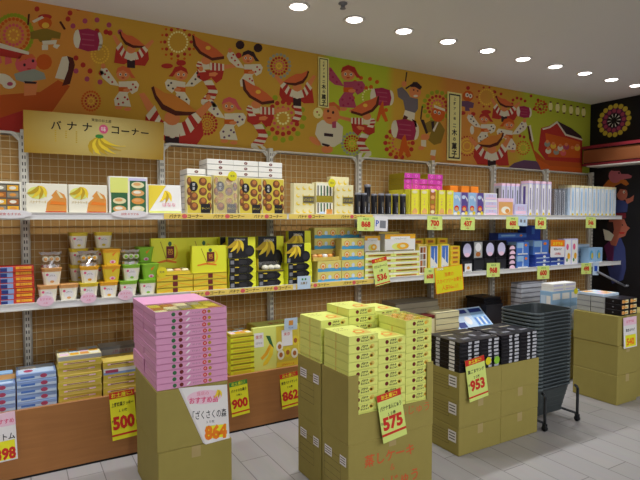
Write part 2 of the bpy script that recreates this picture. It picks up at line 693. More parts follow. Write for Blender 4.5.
def mpoly(pts, m, L=0):
    vs = []
    for q in pts:
        x, z = M(*q)
        z = min(max(z, 2.064), CEIL - 0.002); x = min(x, mx1 - 0.003)
        vs.append((x, MY - 0.0006 - 0.0004 * L, z))
    # keep the front of every print turned to the room
    ar = sum(vs[i][0] * vs[(i + 1) % len(vs)][2] - vs[(i + 1) % len(vs)][0] * vs[i][2] for i in range(len(vs)))
    if ar < 0:
        vs.reverse()
    mural.add(vs, [tuple(range(len(vs)))], m)


def mell(cx, cy, rx, ry, m, L=0, n=12, slope=0.0):
    mpoly([(cx + rx * math.cos(2 * math.pi * k / n), cy + ry * math.sin(2 * math.pi * k / n) + slope * rx * math.cos(2 * math.pi * k / n)) for k in range(n)], m, L)


def T(cx, cy, s, flip, pts):
    return [(cx + (-x if flip else x) * s, cy + y * s + 0.14 * (-x if flip else x) * s * 0.5) for x, y in pts]


def firework(cx, cy, rings, L=0):
    for r, n, rr, m in rings:
        for k in range(n):
            a = 2 * math.pi * k / n
            mell(cx + r * 0.94 * math.cos(a), cy + r * math.sin(a), rr, rr, m, L, 8)


def band(cx, cy, s, flip, outer, inner, m1, m2, n, L):
    def lerp(P, t):
        t *= len(P) - 1
        i = min(int(t), len(P) - 2); u = t - i
        return (P[i][0] * (1 - u) + P[i + 1][0] * u, P[i][1] * (1 - u) + P[i + 1][1] * u)
    for k in range(n):
        q = [lerp(outer, k / n), lerp(outer, (k + 0.5) / n), lerp(outer, (k + 1) / n), lerp(inner, (k + 1) / n), lerp(inner, (k + 0.5) / n), lerp(inner, k / n)]
        mpoly(T(cx, cy, s, flip, q), m1 if k % 2 == 0 else m2, L)


def hat_side(cx, cy, s=1.0, flip=False, L0=0, legs=True, hat='mural_hat'):
    t = lambda p: T(cx, cy, s, flip, p)
    mpoly(t([(-11, 11), (2, 10), (3, 18), (-4, 22), (-11, 18)]), 'mural_red', L0)
    mpoly(t([(2, 10), (16, 9), (14, 18), (8, 23), (3, 17)]), 'mural_red', L0)
    mpoly(t([(15, 4), (29, 1.5), (30, 5), (16, 8)]), 'mural_skin', L0)
    if legs:
        band(cx, cy, s, flip, [(-5, 21), (1, 31), (-4, 37), (-7, 41)], [(4, 20), (10, 31), (7, 38), (4, 42)], 'mural_white', 'mural_red', 7, L0)
        mpoly(t([(-7, 40), (-1, 42), (2, 47), (-3, 47), (-7, 44)]), 'mural_white', L0 + 1)
        mpoly(t([(2, 42), (6, 42), (10, 46), (5, 47)]), 'mural_white', L0 + 1)
    band(cx, cy, s, flip, [(2, 2.5), (9, 2.6), (16, 3)], [(2, 10), (9, 10), (16, 9.5)], 'mural_white', 'mural_red', 7, L0 + 1)
    band(cx, cy, s, flip, [(-10, 2), (-12, 6), (-9, 13)], [(-5, 3), (-6, 7), (-2, 12)], 'mural_white', 'mural_red', 5, L0 + 1)
    mpoly(t([(-7, 1), (1, 2), (2, 9), (-5, 10)]), 'mural_white', L0 + 2)
    mpoly(t([(1, 13), (7, 11.5), (10, 13), (7, 16), (1, 16)]), 'mural_skin', L0 + 2)
    mell(cx - (-2 if flip else 2) * s, cy + 0.5 * s, 5 * s, 4.2 * s, 'mural_skin', L0 + 3)
    mpoly(t([(-15, -24), (-5, -18.5), (0, -17), (9, -11), (16, -5), (15, -2), (5, -0.5), (-8, -6.5), (-14.5, -19)]), hat, L0 + 4)
    mpoly(t([(-16, -24), (-14, -23), (-12, -14), (-7, -8), (4, -2.4), (16, -5), (16, -2), (4, 0.6), (-9, -5.6), (-15, -13)]), 'mural_rim', L0 + 5)
    mell(cx - (1 if flip else -1) * 0, cy - 12 * s, 2.6 * s, 2 * s, 'mural_yellow', L0 + 5)


def hat_front(cx, cy, s=1.0, flip=False, L0=0, legs=True, hat='mural_hat'):
    t = lambda p: T(cx, cy, s, flip, p)
    mpoly(t([(-17, 0), (-9, 8), (0, 11), (-4, 15), (-14, 15), (-18, 8)]), 'mural_red', L0)
    mpoly(t([(0, 11), (9, 8), (15, -1), (17, 14), (7, 15)]), 'mural_red', L0)
    mpoly(t([(-17, -2), (-23, -10), (-21, -12), (-13, -5)]), 'mural_skin', L0)
    mpoly(t([(14, -3), (19, -13), (16, -14), (10, -6)]), 'mural_skin', L0)
    mpoly(t([(-4, 10), (4, 10), (4, 18), (-4, 18)]), 'mural_dark', L0 + 1)
    if legs:
        band(cx, cy, s, flip, [(-4, 17), (-2, 26), (-6, 34)], [(4, 17), (5, 27), (1, 35)], 'mural_white', 'mural_red', 6, L0)
    band(cx, cy, s, flip, [(-17, -1), (-10, 8), (0, 11), (9, 8), (15, -1)], [(-12, -6), (-7, 1), (0, 4), (6, 1), (10, -7)], 'mural_white', 'mural_red', 13, L0 + 2)
    mpoly(t([(-5, 2), (5, 2), (4, 10), (-4, 10)]), 'mural_white', L0 + 3)
    mell(cx, cy - 0.5 * s, 4.6 * s, 4.2 * s, 'mural_skin', L0 + 4)
    mpoly(t([(-14, -5), (-8, -10), (-1, -14), (4, -14.5), (10.5, -18), (11, -14), (6, -6), (-2, -3), (-9, -3)]), hat, L0 + 5)
    mpoly(t([(-14, -5), (-8, -4.6), (-2, -4.8), (5, -8), (9, -13), (10.5, -18), (12, -17), (10, -11), (6, -5), (-2, -2), (-10, -2.6)]), 'mural_rim', L0 + 6)


def kid(cx, cy, s=1.0, flip=False, robe='mural_white', dot='mural_dark', hair='mural_pink', L0=0, feet=True, face='mural_skin'):
    t = lambda p: T(cx, cy, s, flip, p)
    if feet:
        mell(*t([(-5, 30)])[0], 4 * s, 2 * s, 'mural_skin', L0); mell(*t([(5, 31)])[0], 4 * s, 2 * s, 'mural_skin', L0)
    mpoly(t([(-24, -13), (-18, -13), (-9, -1), (-4, 6), (-14, 5), (-23, -2), (-26, -8)]), robe, L0)
    mpoly(t([(4, 0), (15, -1), (18, 3), (16, 10), (10, 14), (6, 9)]), robe, L0)
    mpoly(t([(-5, 1), (6, 0), (9, 9), (5, 14), (9, 28), (-9, 28), (-10, 21), (-4, 12)]), robe, L0 + 1)
    mpoly(t([(-5, 7), (5, 6.5), (6, 12), (-5, 12)]), 'mural_orange', L0 + 2)
    mell(*t([(4, 10)])[0], 4 * s, 2 * s, 'mural_skin', L0 + 3)
    mell(*t([(-22, -15)])[0], 2.6 * s, 3 * s, 'mural_skin', L0 + 4)
    for a in [(-20, -6), (-16, -3), (-12, 2), (-18, -10), (11, 3), (14, 6), (9, 9), (-6, 20), (0, 24), (5, 20), (-5, 26), (2, 18)]:
        q = t([a])[0]
        mell(q[0], q[1], 1.3 * s, 1.3 * s, dot, L0 + 2, 6)
    mell(*t([(0, -7)])[0], 7.5 * s, 6.8 * s, face, L0 + 3)
    mpoly(t([(-8, -8), (-6, -14), (0, -17), (7, -15), (10, -9), (14, -4), (9, -4), (6, -9), (0, -12), (-5, -10)]), hair, L0 + 4)
    for e in (-3, 3):
        q = t([(e, -7)])[0]
        mell(q[0], q[1], 1.5 * s, 1.8 * s, 'mural_white', L0 + 5, 8)
        mell(q[0], q[1], 0.8 * s, 1.1 * s, 'mural_dark', L0 + 6, 6)
    q = t([(0, -3.4)])[0]
    mell(q[0], q[1], 2.0 * s, 0.7 * s, 'mural_red', L0 + 5, 6)


def drum(cx, cy, s=1.0, vertical=False, L0=0):
    t = lambda p: [(cx + x * s, cy + y * s + 0.1 * x * s) for x, y in p]
    mell(cx + 10 * s, cy + s, 4 * s, 9 * s, 'mural_white', L0)
    mell(cx - 10 * s, cy - s, 4 * s, 9 * s, 'mural_white', L0)
    mpoly(t([(-9, -9), (0, -11), (9, -9), (11, 0), (9, 9), (0, 11), (-9, 9), (-7, 0)]), 'mural_magenta', L0 + 1)
    for k in (-5, 0, 5):
        mpoly(t([(-6, k - 0.8), (6, k - 0.8), (6, k + 0.5), (-6, k + 0.5)]), 'mural_rose', L0 + 2)


# left end: boat with its riders
mpoly([(-14, 96), (40, 92), (58, 80), (70, 86), (52, 112), (30, 132), (-14, 140)], 'mural_boat', 1)
mpoly([(-14, 122), (0, 118), (24, 110), (22, 140), (-14, 140)], 'mural_red', 2)
mpoly([(62, 57), (68, 56), (70, 64), (66, 80), (55, 78)], 'mural_white', 2)
mpoly([(67, 56), (73, 58), (75, 65), (70, 84), (62, 86), (68, 70), (69, 62)], 'mural_rim', 3)
mpoly([(-14, 40), (0, 43), (29, 52), (29, 55), (0, 48), (-14, 45)], 'mural_white', 3)
mpoly([(-14, 45), (0, 48), (29, 55), (26, 60), (0, 56), (-14, 54)], 'mural_red', 2)
for x in (-2, 8):
    mpoly([(x - 3, 56), (x + 3, 57), (x + 4, 63), (x - 3, 65)], 'mural_pink', 2)
firework(13.5, 35, [(20, 34, 2.2, 'mural_green'), (16, 24, 1.8, 'mural_orange'), (10, 16, 1.7, 'mural_pink'), (5, 8, 1.3, 'mural_yellow')])
mell(44, 62, 8, 8, 'mural_orange', 1)
mpoly([(18, 62), (22, 55), (32, 54), (36, 58), (30, 58)], 'mural_hat', 3); mell(26, 64, 11, 10, 'mural_pink', 2); mell(24.5, 65, 1.4, 1.6, 'mural_dark', 4, 8); mell(33, 61, 1.4, 1.6, 'mural_dark', 4, 8); mell(29, 69, 2.4, 0.7, 'mural_red', 4, 8)
mpoly([(14, 74), (24, 71), (34, 69), (44, 73), (46, 79), (34, 81), (26, 83), (16, 80)], 'mural_bluegrey', 3)
mpoly([(24, 82), (38, 81), (36, 95), (24, 96)], 'mural_skin', 2); mpoly([(24, 81), (37, 82), (36, 84), (25, 83.5)], 'mural_dark', 4)
mell(5, 80, 9, 6, 'mural_white', 3, slope=0.3); mell(9, 84, 7, 5, 'mural_white', 4); mell(10, 84, 3, 2, 'mural_rose', 5)
mpoly([(30, 32), (45, 28), (61, 33), (60, 39), (52, 38), (50, 42), (40, 42), (38, 39), (31, 39)], 'mural_olive', 1)
mell(45, 23, 7, 6, 'mural_orange', 2); mell(45.5, 25.5, 3.8, 3, 'mural_yellow', 3); mell(45, 17, 7, 3, 'mural_red', 1)
mpoly([(32, 21), (42, 16), (44, 18), (34, 23)], 'mural_white', 4)
mpoly([(42, 41), (57, 40), (56, 44), (43, 45)], 'mural_white', 2)
mpoly([(42, 45), (48, 45), (48, 50), (42, 50)], 'mural_white', 2); mpoly([(54, 44), (60, 45), (57, 49), (53, 47)], 'mural_white', 2)
mpoly([(28, 14), (30, 14), (29, 25), (27, 25)], 'mural_rim', 2); mpoly([(59, 22), (61, 21), (66, 29), (64, 30)], 'mural_rim', 2)
drum(88, 40, 1.05)
for x, y, m in [(73, 26, 'mural_rose'), (85, 21, 'mural_rose'), (97, 20, 'mural_rose'), (109, 25, 'mural_rose'), (97, 31, 'mural_red'), (106, 32, 'mural_red'), (120, 32, 'mural_rose'),
                (70, 13, 'mural_red'), (78, 8, 'mural_red'), (68, 19, 'mural_red'), (37, 9, 'mural_red'), (76, 58, 'mural_red'), (83, 65, 'mural_red'), (90, 71, 'mural_red'), (76, 71, 'mural_rose'), (87, 79, 'mural_rose'),
                (101, 73, 'mural_red'), (100, 82, 'mural_rose'), (110, 33, 'mural_red')]:
    mell(x, y, 2.6, 2.7, m, 0, 10)
firework(91, 101, [(9.5, 22, 1.2, 'mural_orange'), (6, 12, 1.1, 'mural_red'), (3, 8, 0.9, 'mural_yellow')], 0)
firework(100, 54, [(9, 22, 1.1, 'mural_yellow'), (5.5, 12, 0.9, 'mural_yellow')], 0)
# yellow field
hat_front(131, 50, 1.0, True, 3, False)
kid(123, 81, 0.9, False, 'mural_white', 'mural_red', 'mural_hat', 0)
firework(178, 42, [(18, 16, 1.3, 'mural_orange'), (14, 12, 1.8, 'mural_red'), (10, 22, 1.1, 'mural_cream')], 0)
kid(181, 81, 0.9, True, 'mural_white', 'mural_dark', 'mural_red', 0)
mell(167, 66, 6, 2.6, 'mural_red', 5); mell(181, 63, 5, 3, 'mural_red', 5)
hat_front(172, 119, 1.75, True, 6, False, 'mural_hat_gold')
hat_side(208, 60, 1.0, False, 1)
mell(240, 45, 4.5, 4.5, 'mural_dark', 1, 9); mell(258, 48, 4.5, 4.5, 'mural_dark', 1, 9)
kid(248, 64, 0.82, False, 'mural_white', 'mural_red', 'mural_dark', 2, False)
mell(238.5, 55.5, 3, 3, 'mural_red', 2)
kid(229, 113, 0.95, False, 'mural_white', 'mural_purple', 'mural_pink', 2)
firework(207, 124, [(10, 18, 1.5, 'mural_red'), (7, 18, 0.9, 'mural_red'), (4.5, 12, 0.8, 'mural_orange'), (2, 6, 0.7, 'mural_red')], 0)
hat_side(258, 104, 1.0, False, 4)
firework(279, 66, [(11.5, 18, 1.6, 'mural_bluegrey'), (8.2, 16, 1.3, 'mural_red'), (5.2, 12, 1.0, 'mural_pink'), (2.5, 8, 0.9, 'mural_yellow')], 0)
firework(283, 118, [(22, 16, 2.8, 'mural_green'), (16, 16, 2.4, 'mural_red'), (10.5, 12, 1.7, 'mural_pink'), (6, 12, 1.3, 'mural_cream')], 0)
hat_front(297, 88, 1.0, False, 5)
# green field
mpoly([(317, 124), (322, 120), (336, 121), (343, 127), (342, 142), (334, 147), (322, 146), (315, 134)], 'mural_white', 1)
mell(331, 115, 8.5, 9.5, 'mural_skin', 2); mell(328, 111, 1.2, 1.6, 'mural_dark', 3, 8); mell(333, 112.5, 1.2, 1.6, 'mural_dark', 3, 8); mell(329, 118, 2.5, 0.8, 'mural_red', 3, 8)
mpoly([(323, 109), (327, 103), (334, 102), (340, 107), (340, 112), (335, 106), (328, 106)], 'mural_hat', 4)
mell(318, 113, 5, 5.5, 'mural_cream', 2); mell(317, 112, 1, 1, 'mural_red', 3, 6); mell(319, 115, 1, 1, 'mural_green', 3, 6)
mpoly([(324, 133), (333, 134), (333, 137), (324, 136)], 'mural_dark', 3); mpoly([(322, 143), (330, 145), (328, 147), (322, 145)], 'mural_dark', 3)
mell(315, 141, 6, 3.6, 'mural_skin', 1, slope=0.5); mell(327, 149.5, 6, 4, 'mural_skin', 2)
mpoly([(332, 122), (336, 121), (336, 128), (332, 128)], 'mural_rose', 3)
kid(348, 81, 0.95, False, 'mural_rose', 'mural_magenta', 'mural_red', 1)
drum(382, 97, 0.85, False, 1)
for x, y in [(355, 82), (361, 78), (370, 79), (377, 82), (353, 98), (354, 106), (386, 110), (371, 87), (366, 88)]:
    mell(x, y, 2.1, 2.1, 'mural_orange', 0, 9)
firework(370, 97, [(8, 18, 0.9, 'mural_cream')], 0)
mpoly([(379, 108), (383, 100), (384, 110), (388, 121), (385, 122), (381, 114), (378, 122), (376, 121)], 'mural_orange', 4)
hat_side(365, 116, 0.88, True, 2)
firework(352, 143.5, [(10.5, 18, 1.5, 'mural_bluegrey'), (7.4, 16, 1.2, 'mural_red'), (5, 12, 0.9, 'mural_orange'), (2.4, 8, 0.8, 'mural_yellow')], 0)
# yellow field with drummers
firework(399, 143, [(14.5, 14, 2.3, 'mural_red'), (10.5, 14, 1.5, 'mural_orange'), (7, 12, 1.2, 'mural_pink')], 0)
drum(405, 130, 1.0, False, 3)
mpoly([(402, 138), (405, 134), (408, 148), (411, 156), (407, 158), (404, 150), (401, 158), (398, 156)], 'mural_orange', 6)
mpoly([(403, 100), (409, 97), (418, 99), (418, 109), (415, 113), (405, 110)], 'mural_grey', 1)
mpoly([(397, 89), (402, 87), (407, 92), (410, 97), (404, 101), (398, 97)], 'mural_grey', 2)
mell(415, 92, 6, 6.5, 'mural_skin', 3); mpoly([(410, 87), (413, 82), (417, 82), (422, 87), (420, 90), (415, 87)], 'mural_dark', 4); mell(415.5, 96, 2.4, 1.2, 'mural_white', 4, 8)
mell(413.5, 90, 0.9, 0.9, 'mural_dark', 5, 6); mell(417.5, 91, 0.9, 0.9, 'mural_dark', 5, 6)
mpoly([(406, 72), (407.4, 72), (406, 82), (404.8, 82)], 'mural_dark', 1); mpoly([(405, 88), (413, 83), (413, 84.5), (406, 89.5)], 'mural_dark', 5)
mell(404, 84, 2.6, 3, 'mural_skin', 2)
mpoly([(405, 110), (415, 113), (414, 122), (403, 117)], 'mural_white', 2)
mpoly([(404, 115), (408, 117), (404, 124), (401, 123)], 'mural_rim', 3); mpoly([(412, 119), (416, 121), (417, 127), (413, 128)], 'mural_rim', 3)
firework(437, 106, [(14, 16, 2.2, 'mural_green'), (9.8, 15, 1.6, 'mural_red'), (6, 12, 1.2, 'mural_pink'), (3, 7, 1.0, 'mural_yellow')], 0)
mell(438, 114, 7, 8, 'mural_orange', 2); mell(435, 112, 1.5, 1.8, 'mural_white', 3, 8); mell(439, 113, 1.5, 1.8, 'mural_white', 3, 8); mell(435, 112.3, 0.8, 1, 'mural_dark', 4, 6); mell(439, 113.3, 0.8, 1, 'mural_dark', 4, 6)
mpoly([(434, 105), (445, 109), (445, 111.5), (434, 107.5)], 'mural_white', 3)
mpoly([(424, 124), (431, 120), (440, 122), (445, 130), (441, 143), (434, 145), (428, 140), (431, 132), (425, 133)], 'mural_olive', 1)
mpoly([(431, 122), (434, 121), (434, 132), (432, 130)], 'mural_dark', 3); mpoly([(437, 122), (438.5, 122), (434, 132), (432.5, 130)], 'mural_white', 4)
mell(425, 137, 4.5, 3.2, 'mural_skin', 2); mpoly([(421, 140), (426, 140), (426, 147), (421, 146)], 'mural_white', 3); mpoly([(431, 150), (436, 150), (435, 156), (430, 155)], 'mural_white', 3)
mell(421, 148, 3, 2.2, 'mural_skin', 2); mell(433, 158, 2.6, 3, 'mural_skin', 2)
mpoly([(421.5, 106), (423, 106), (421.4, 119), (420, 119)], 'mural_dark', 1); mpoly([(420, 119), (424, 120), (428, 133), (426, 134)], 'mural_dark', 2)
# orange field and the boat party
mell(468, 96, 5.5, 5.5, 'mural_orange', 1); mell(467, 95, 1.9, 2.3, 'mural_white', 2, 8); mell(470.5, 96, 1.9, 2.3, 'mural_white', 2, 8); mell(467.2, 95, 0.8, 1, 'mural_dark', 3, 6); mell(470.2, 96, 0.8, 1, 'mural_dark', 3, 6)
mpoly([(461, 101), (468, 101), (474, 103), (473, 108), (469, 108), (470, 111), (465, 111), (465, 107), (461, 106)], 'mural_purple', 2); mell(463, 113, 2.5, 2, 'mural_red', 1); mell(473, 114, 2.5, 2, 'mural_red', 1)
mell(468, 88, 2, 2, 'mural_red', 0)
firework(467, 146, [(9.5, 20, 0.9, 'mural_red'), (7, 20, 1.0, 'mural_yellow'), (4, 12, 0.9, 'mural_yellow')], 0)
firework(486.5, 97, [(7.5, 20, 0.9, 'mural_yellow'), (10, 10, 1.1, 'mural_red')], 0)
kid(484, 124, 0.66, False, 'mural_white', 'mural_dark', 'mural_red', 1)
mell(472, 130, 2, 4.5, 'mural_white', 1); mell(486, 112, 5, 2.2, 'mural_red', 4)
hat_front(504, 109, 0.72, True, 2, False)
hat_front(491.5, 150, 1.02, False, 5, False, 'mural_hat_gold')
kid(509, 130, 0.7, True, 'mural_white', 'mural_purple', 'mural_orange', 2)
drum(524, 112, 0.55, False, 2)
firework(523, 148, [(6.5, 16, 0.9, 'mural_orange'), (4, 10, 0.9, 'mural_yellow')], 0)
for x, y in [(513, 100), (517, 98), (521, 99), (525, 101), (518, 104), (512, 104), (528, 116), (531, 96), (538, 100), (520, 136), (524, 137), (534, 109), (540, 109), (545, 104), (501, 94), (495, 92)]:
    mell(x, y, 1.5, 1.6, 'mural_red', 0, 8)
firework(541, 107, [(6, 12, 1.3, 'mural_orange'), (3, 8, 1.0, 'mural_red')], 0)
mpoly([(508, 170), (514, 163), (524, 160), (536, 161), (543, 168), (546, 176), (508, 174)], 'mural_purple', 1)
mpoly([(529, 128), (534, 150), (545, 160), (582, 163), (582, 178), (542, 176), (536, 160), (529, 140)], 'mural_boat', 2)
mpoly([(536, 158), (550, 166), (582, 168), (582, 178), (541, 176)], 'mural_orange', 3)
mpoly([(528, 126), (530.5, 125), (533.5, 141), (531.5, 142)], 'mural_white', 4); mpoly([(527, 126), (528.8, 126), (532, 142), (529, 139)], 'mural_rim', 5)
mpoly([(541, 128), (549, 126), (582, 139), (582, 163), (545, 160), (538, 150)], 'mural_red', 3)
mpoly([(545, 133), (580, 141), (580, 158), (548, 157)], 'mural_orange', 4)
mpoly([(542, 128), (549, 126), (557, 121), (566, 134), (582, 139), (580, 142), (560, 136), (545, 131)], 'mural_red', 5)
mpoly([(557, 121), (571, 128), (581, 136), (582, 139), (566, 134)], 'mural_dark', 6)
mpoly([(542, 128.6), (549, 126.6), (557, 121), (558, 122.5), (550, 128), (543, 130)], 'mural_white', 6); mpoly([(557, 121), (566, 134), (582, 139), (582, 140.5), (565, 135.5), (556, 122)], 'mural_white', 7)
for x, y, m in [(547, 144, 'mural_mix'), (553, 146, 'mural_yellow'), (560, 148, 'mural_white'), (566, 147, 'mural_rose'), (572, 150, 'mural_orange'), (577, 148, 'mural_yellow'), (556, 152, 'mural_bluegrey'), (563, 153, 'mural_pink'), (548, 151, 'mural_white')]:
    m = 'mural_bluegrey' if m == 'mural_mix' else m
    mell(x, y, 3, 3, m, 8, 9); mell(x, y - 2.4, 1.8, 1.8, 'mural_skin', 9, 8)
for k, x in enumerate((550.5, 557.5, 564, 571, 577.5, 583.5)):
    y = 106.5 + 1.15 * k
    mell(x, y, 2.1, 4.6, 'mural_cream', 1); mell(x, y - 4.4, 1.4, 0.8, 'mural_rim', 2, 6); mell(x, y + 4.4, 1.4, 0.8, 'mural_rim', 2, 6)
tag(mural.build('wall_mural'), 'orange, yellow and green illustrated mural of festival dancers above the shelving', 'mural')

# upright name signs on the mural
for (x0_, y0_, x1_, y1_), lab in (((317.5, 57, 328, 107), 'narrow upright cream sign with black lettering where mural turns from yellow to green'),
                                   ((446, 92, 460.5, 160), 'narrow upright cream sign with black lettering on the orange part of mural')):
    p0 = at(x0_, y1_, MY); p1 = at(x1_, y0_ + 2, MY)
    w, h = p1.x - p0.x, p1.z - p0.z
    b = MB(); b.box(0, w, -0.008, 0, 0, h, 'mural_cream')
    f = Face(b, (0, -0.008, 0), (1, 0, 0), (0, 0, 1))
    e = w * 0.09
    for r in ((e, w - e, e, e * 1.8), (e, w - e, h - e * 1.8, h - e), (e, e * 1.8, e, h - e), (w - e * 1.8, w - e, e, h - e)):
        f.rect(*r, 'ink_black')
    small = '上野アメ横'
    for i, ch in enumerate(small):
        f.text(ch, w / 2, h * (0.885 - 0.072 * i), h * 0.045, 'ink_black', 1, w * 0.4, bold=0.02)
    for ch, cc, hh in (('二', 0.515, 0.05), ('木', 0.415, 0.10), ('の', 0.315, 0.055), ('菓', 0.21, 0.105), ('子', 0.095, 0.10)):
        f.text(ch, w / 2, h * (cc - hh / 2), h * hh, 'ink_black', 1, w * 0.60, bold=0.035)
    tag(b.build('shop_sign', loc=(p0.x, MY - 0.0085, p0.z)), lab, 'sign', None)

# banner over the left bay
b = MB()
p0 = at(24, 153, 3.80); p1 = at(163, 122, 3.80)
w, h = p1.x - p0.x, 0.262
NSEG = 12


def bow(u):
    return 0.03 * math.sin(math.pi * u)


vs = []; fs = []
for i in range(NSEG + 1):
    u = i / NSEG
    for yy, zz in ((-bow(u) - 0.03, h), (-bow(u) - 0.0, 0), (-bow(u) + 0.004, 0), (-bow(u) - 0.026, h)):
        vs.append((u * w, yy, zz))
for i in range(NSEG):
    for a in range(4):
        fs.append((i * 4 + a, i * 4 + (a + 1) % 4, i * 4 + 4 + (a + 1) % 4, i * 4 + 4 + a))
fs.append((0, 3, 2, 1)); fs.append((NSEG * 4, NSEG * 4 + 1, NSEG * 4 + 2, NSEG * 4 + 3))
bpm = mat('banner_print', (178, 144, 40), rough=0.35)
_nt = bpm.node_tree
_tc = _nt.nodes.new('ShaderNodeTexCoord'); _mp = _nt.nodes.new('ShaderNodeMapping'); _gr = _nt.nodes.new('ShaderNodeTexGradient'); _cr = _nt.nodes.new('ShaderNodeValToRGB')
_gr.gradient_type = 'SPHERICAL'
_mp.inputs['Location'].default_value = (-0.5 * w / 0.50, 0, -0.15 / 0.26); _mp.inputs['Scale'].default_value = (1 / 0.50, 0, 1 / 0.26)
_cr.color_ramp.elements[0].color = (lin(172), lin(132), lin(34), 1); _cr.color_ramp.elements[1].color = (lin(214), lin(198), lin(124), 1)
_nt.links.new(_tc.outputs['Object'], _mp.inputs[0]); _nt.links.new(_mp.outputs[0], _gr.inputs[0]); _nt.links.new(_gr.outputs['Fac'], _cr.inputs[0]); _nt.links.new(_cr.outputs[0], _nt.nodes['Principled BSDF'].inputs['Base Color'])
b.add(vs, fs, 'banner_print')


class BowFace(Face):
    def p(self, a, bb, L):
        u = a / w
        return Vector((a, -bow(u) - 0.03 * bb / h - 0.0006 - 0.0004 * L, bb))


f = BowFace(b, (0, 0, 0), (1, 0, 0), (0, 0, 1))
f.text('東京のお土産', w * 0.52, h * 0.85, h * 0.075, 'ink_black', 2, w * 0.16)
for i, ch in enumerate('バナナ'):
    f.text(ch, w * (0.21 + 0.105 * i), h * 0.59, h * 0.21, 'ink_black', 2, w * 0.09, bold=0.012)
f.ell(w * 0.535, h * 0.68, w * 0.033, h * 0.115, 'ink_pink', 1)
f.text('味', w * 0.535, h * 0.62, h * 0.12, 'paper', 2, w * 0.05)
for i, ch in enumerate('コーナー'):
    f.text(ch, w * (0.62 + 0.075 * i), h * 0.59 + (h * 0.07 if ch == 'ー' else 0), h * (0.03 if ch == 'ー' else 0.18), 'ink_black', 2, w * 0.07, bold=0.012)
for i in range(6):
    a = R(-150 + 16 * i)
    cx, cz = w * 0.51, h * 0.50
    pts = []
    ln = h * 0.52
    for t in range(6):
        q = t / 5
        pts.append((cx + (math.cos(a + q * 0.8) * ln * q * 1.3), cz + math.sin(a + q * 0.8) * ln * q - 0.0))
    th = 0.019
    poly = [(x_ - th * math.sin(math.pi * k / 5), z_) for k, (x_, z_) in enumerate(pts)] + [(x_ + th * math.sin(math.pi * k / 5), z_ + 0.004) for k, (x_, z_) in reversed(list(enumerate(pts)))]
    f.poly([(x_, min(max(z_, 0.006), h)) for x_, z_ in poly], 'banana' if i % 2 else 'banana_dark', 3 + i)
f.ell(w * 0.505, h * 0.49, w * 0.03, h * 0.05, 'ink_green', 10)
for i, hh in enumerate((0.32, 0.22, 0.3)):
    for k in range(int(hh * 20)):
        f.rect(w * (0.2 + 0.07 * i), w * (0.2 + 0.07 * i) + 0.009, h * (0.55 - 0.05 * k), h * (0.55 - 0.05 * k) + 0.006, 'banana_dark', 2)
tag(b.build('banner', loc=(p0.x, 3.80, 1.921)), 'wide yellow banner with bananas and black lettering above the left shelf', 'banner')

# right end: eave band, medallion and painted figures on the black wall
eave = tag(empty('eave_sign', (6.2, 3.2, 2.13)), 'orange sign band with red edges projecting from the black end wall', 'sign')
b = MB(); b.box(-0.21, 0, -2.2, 0.68, 0.05, 0.2, 'sign_orange_dim'); b.build('panel', eave)
b = MB(); b.box(-0.225, 0, -2.2, 0.685, 0.215, 0.25, 'sign_red_dim'); b.box(-0.2, 0, -2.2, 0.68, 0.2, 0.215, 'black_wall'); b.build('upper_trim', eave)
b = MB(); b.box(-0.225, 0, -2.2, 0.685, 0.01, 0.038, 'sign_red_dim'); b.box(-0.2, 0, -2.2, 0.68, 0.038, 0.05, 'black_wall'); b.build('lower_trim', eave)
b = MB(); b.box(-0.235, 0, -2.2, 0.62, -0.004, 0.0095, 'white_metal'); o = b.build('edge_strip', eave); o['label'] = 'white bottom edge'
b = MB()
f = Face(b, (0, 0, 0), (0, -1, 0), (0, 0, 1))
f.ell(0, 0, 0.155, 0.155, 'plum', 0, 24)
for k in range(17):
    a = 2 * math.pi * k / 17
    f.ell(0.175 * math.cos(a), 0.17 * math.sin(a), 0.03, 0.03, 'nut_yellow', 1, 12)
for k in range(12):
    a = 2 * math.pi * k / 12
    f.ell(0.115 * math.cos(a), 0.115 * math.sin(a), 0.024, 0.024, 'mural_rose', 1, 10)
f.ell(0, 0, 0.085, 0.085, 'black_wall', 2, 20)
for k in range(10):
    a = 2 * math.pi * k / 10
    f.poly([(0.03 * math.cos(a), 0.03 * math.sin(a)), (0.078 * math.cos(a - 0.1), 0.078 * math.sin(a - 0.1)), (0.078 * math.cos(a + 0.1), 0.078 * math.sin(a + 0.1))], 'white_box', 3)
b.box(0, 0.004, -0.004, 0.004, -0.004, 0.004, 'plum')
tag(b.build('wall_medallion', loc=(6.195, 3.63, 2.675)), 'round purple medallion ringed with yellow dots high on the black wall', 'wall decoration')


def wall_figure(name, parts, label):
    pts0 = [atx(*p, 6.195) for m, pp in parts for p in pp]
    c = Vector((6.198, sum(p.y for p in pts0) / len(pts0), min(p.z for p in pts0)))
    b = MB()
    for L, (m, pp) in enumerate(parts):
        vs = [atx(*p, 6.195) - c for p in pp]
        vs = [(-0.0008 - 0.0005 * L, v.y, v.z) for v in vs]
        ar = sum(vs[i][1] * vs[(i + 1) % len(vs)][2] - vs[(i + 1) % len(vs)][1] * vs[i][2] for i in range(len(vs)))
        if ar > 0:
            vs.reverse()
        b.add(vs, [tuple(range(len(vs)))], m)
    return tag(b.build(name, loc=c), label, 'wall painting')


def E(cx, cy, rx, ry, n=14):
    return [(cx + rx * math.cos(2 * math.pi * k / n), cy + ry * math.sin(2 * math.pi * k / n)) for k in range(n)]


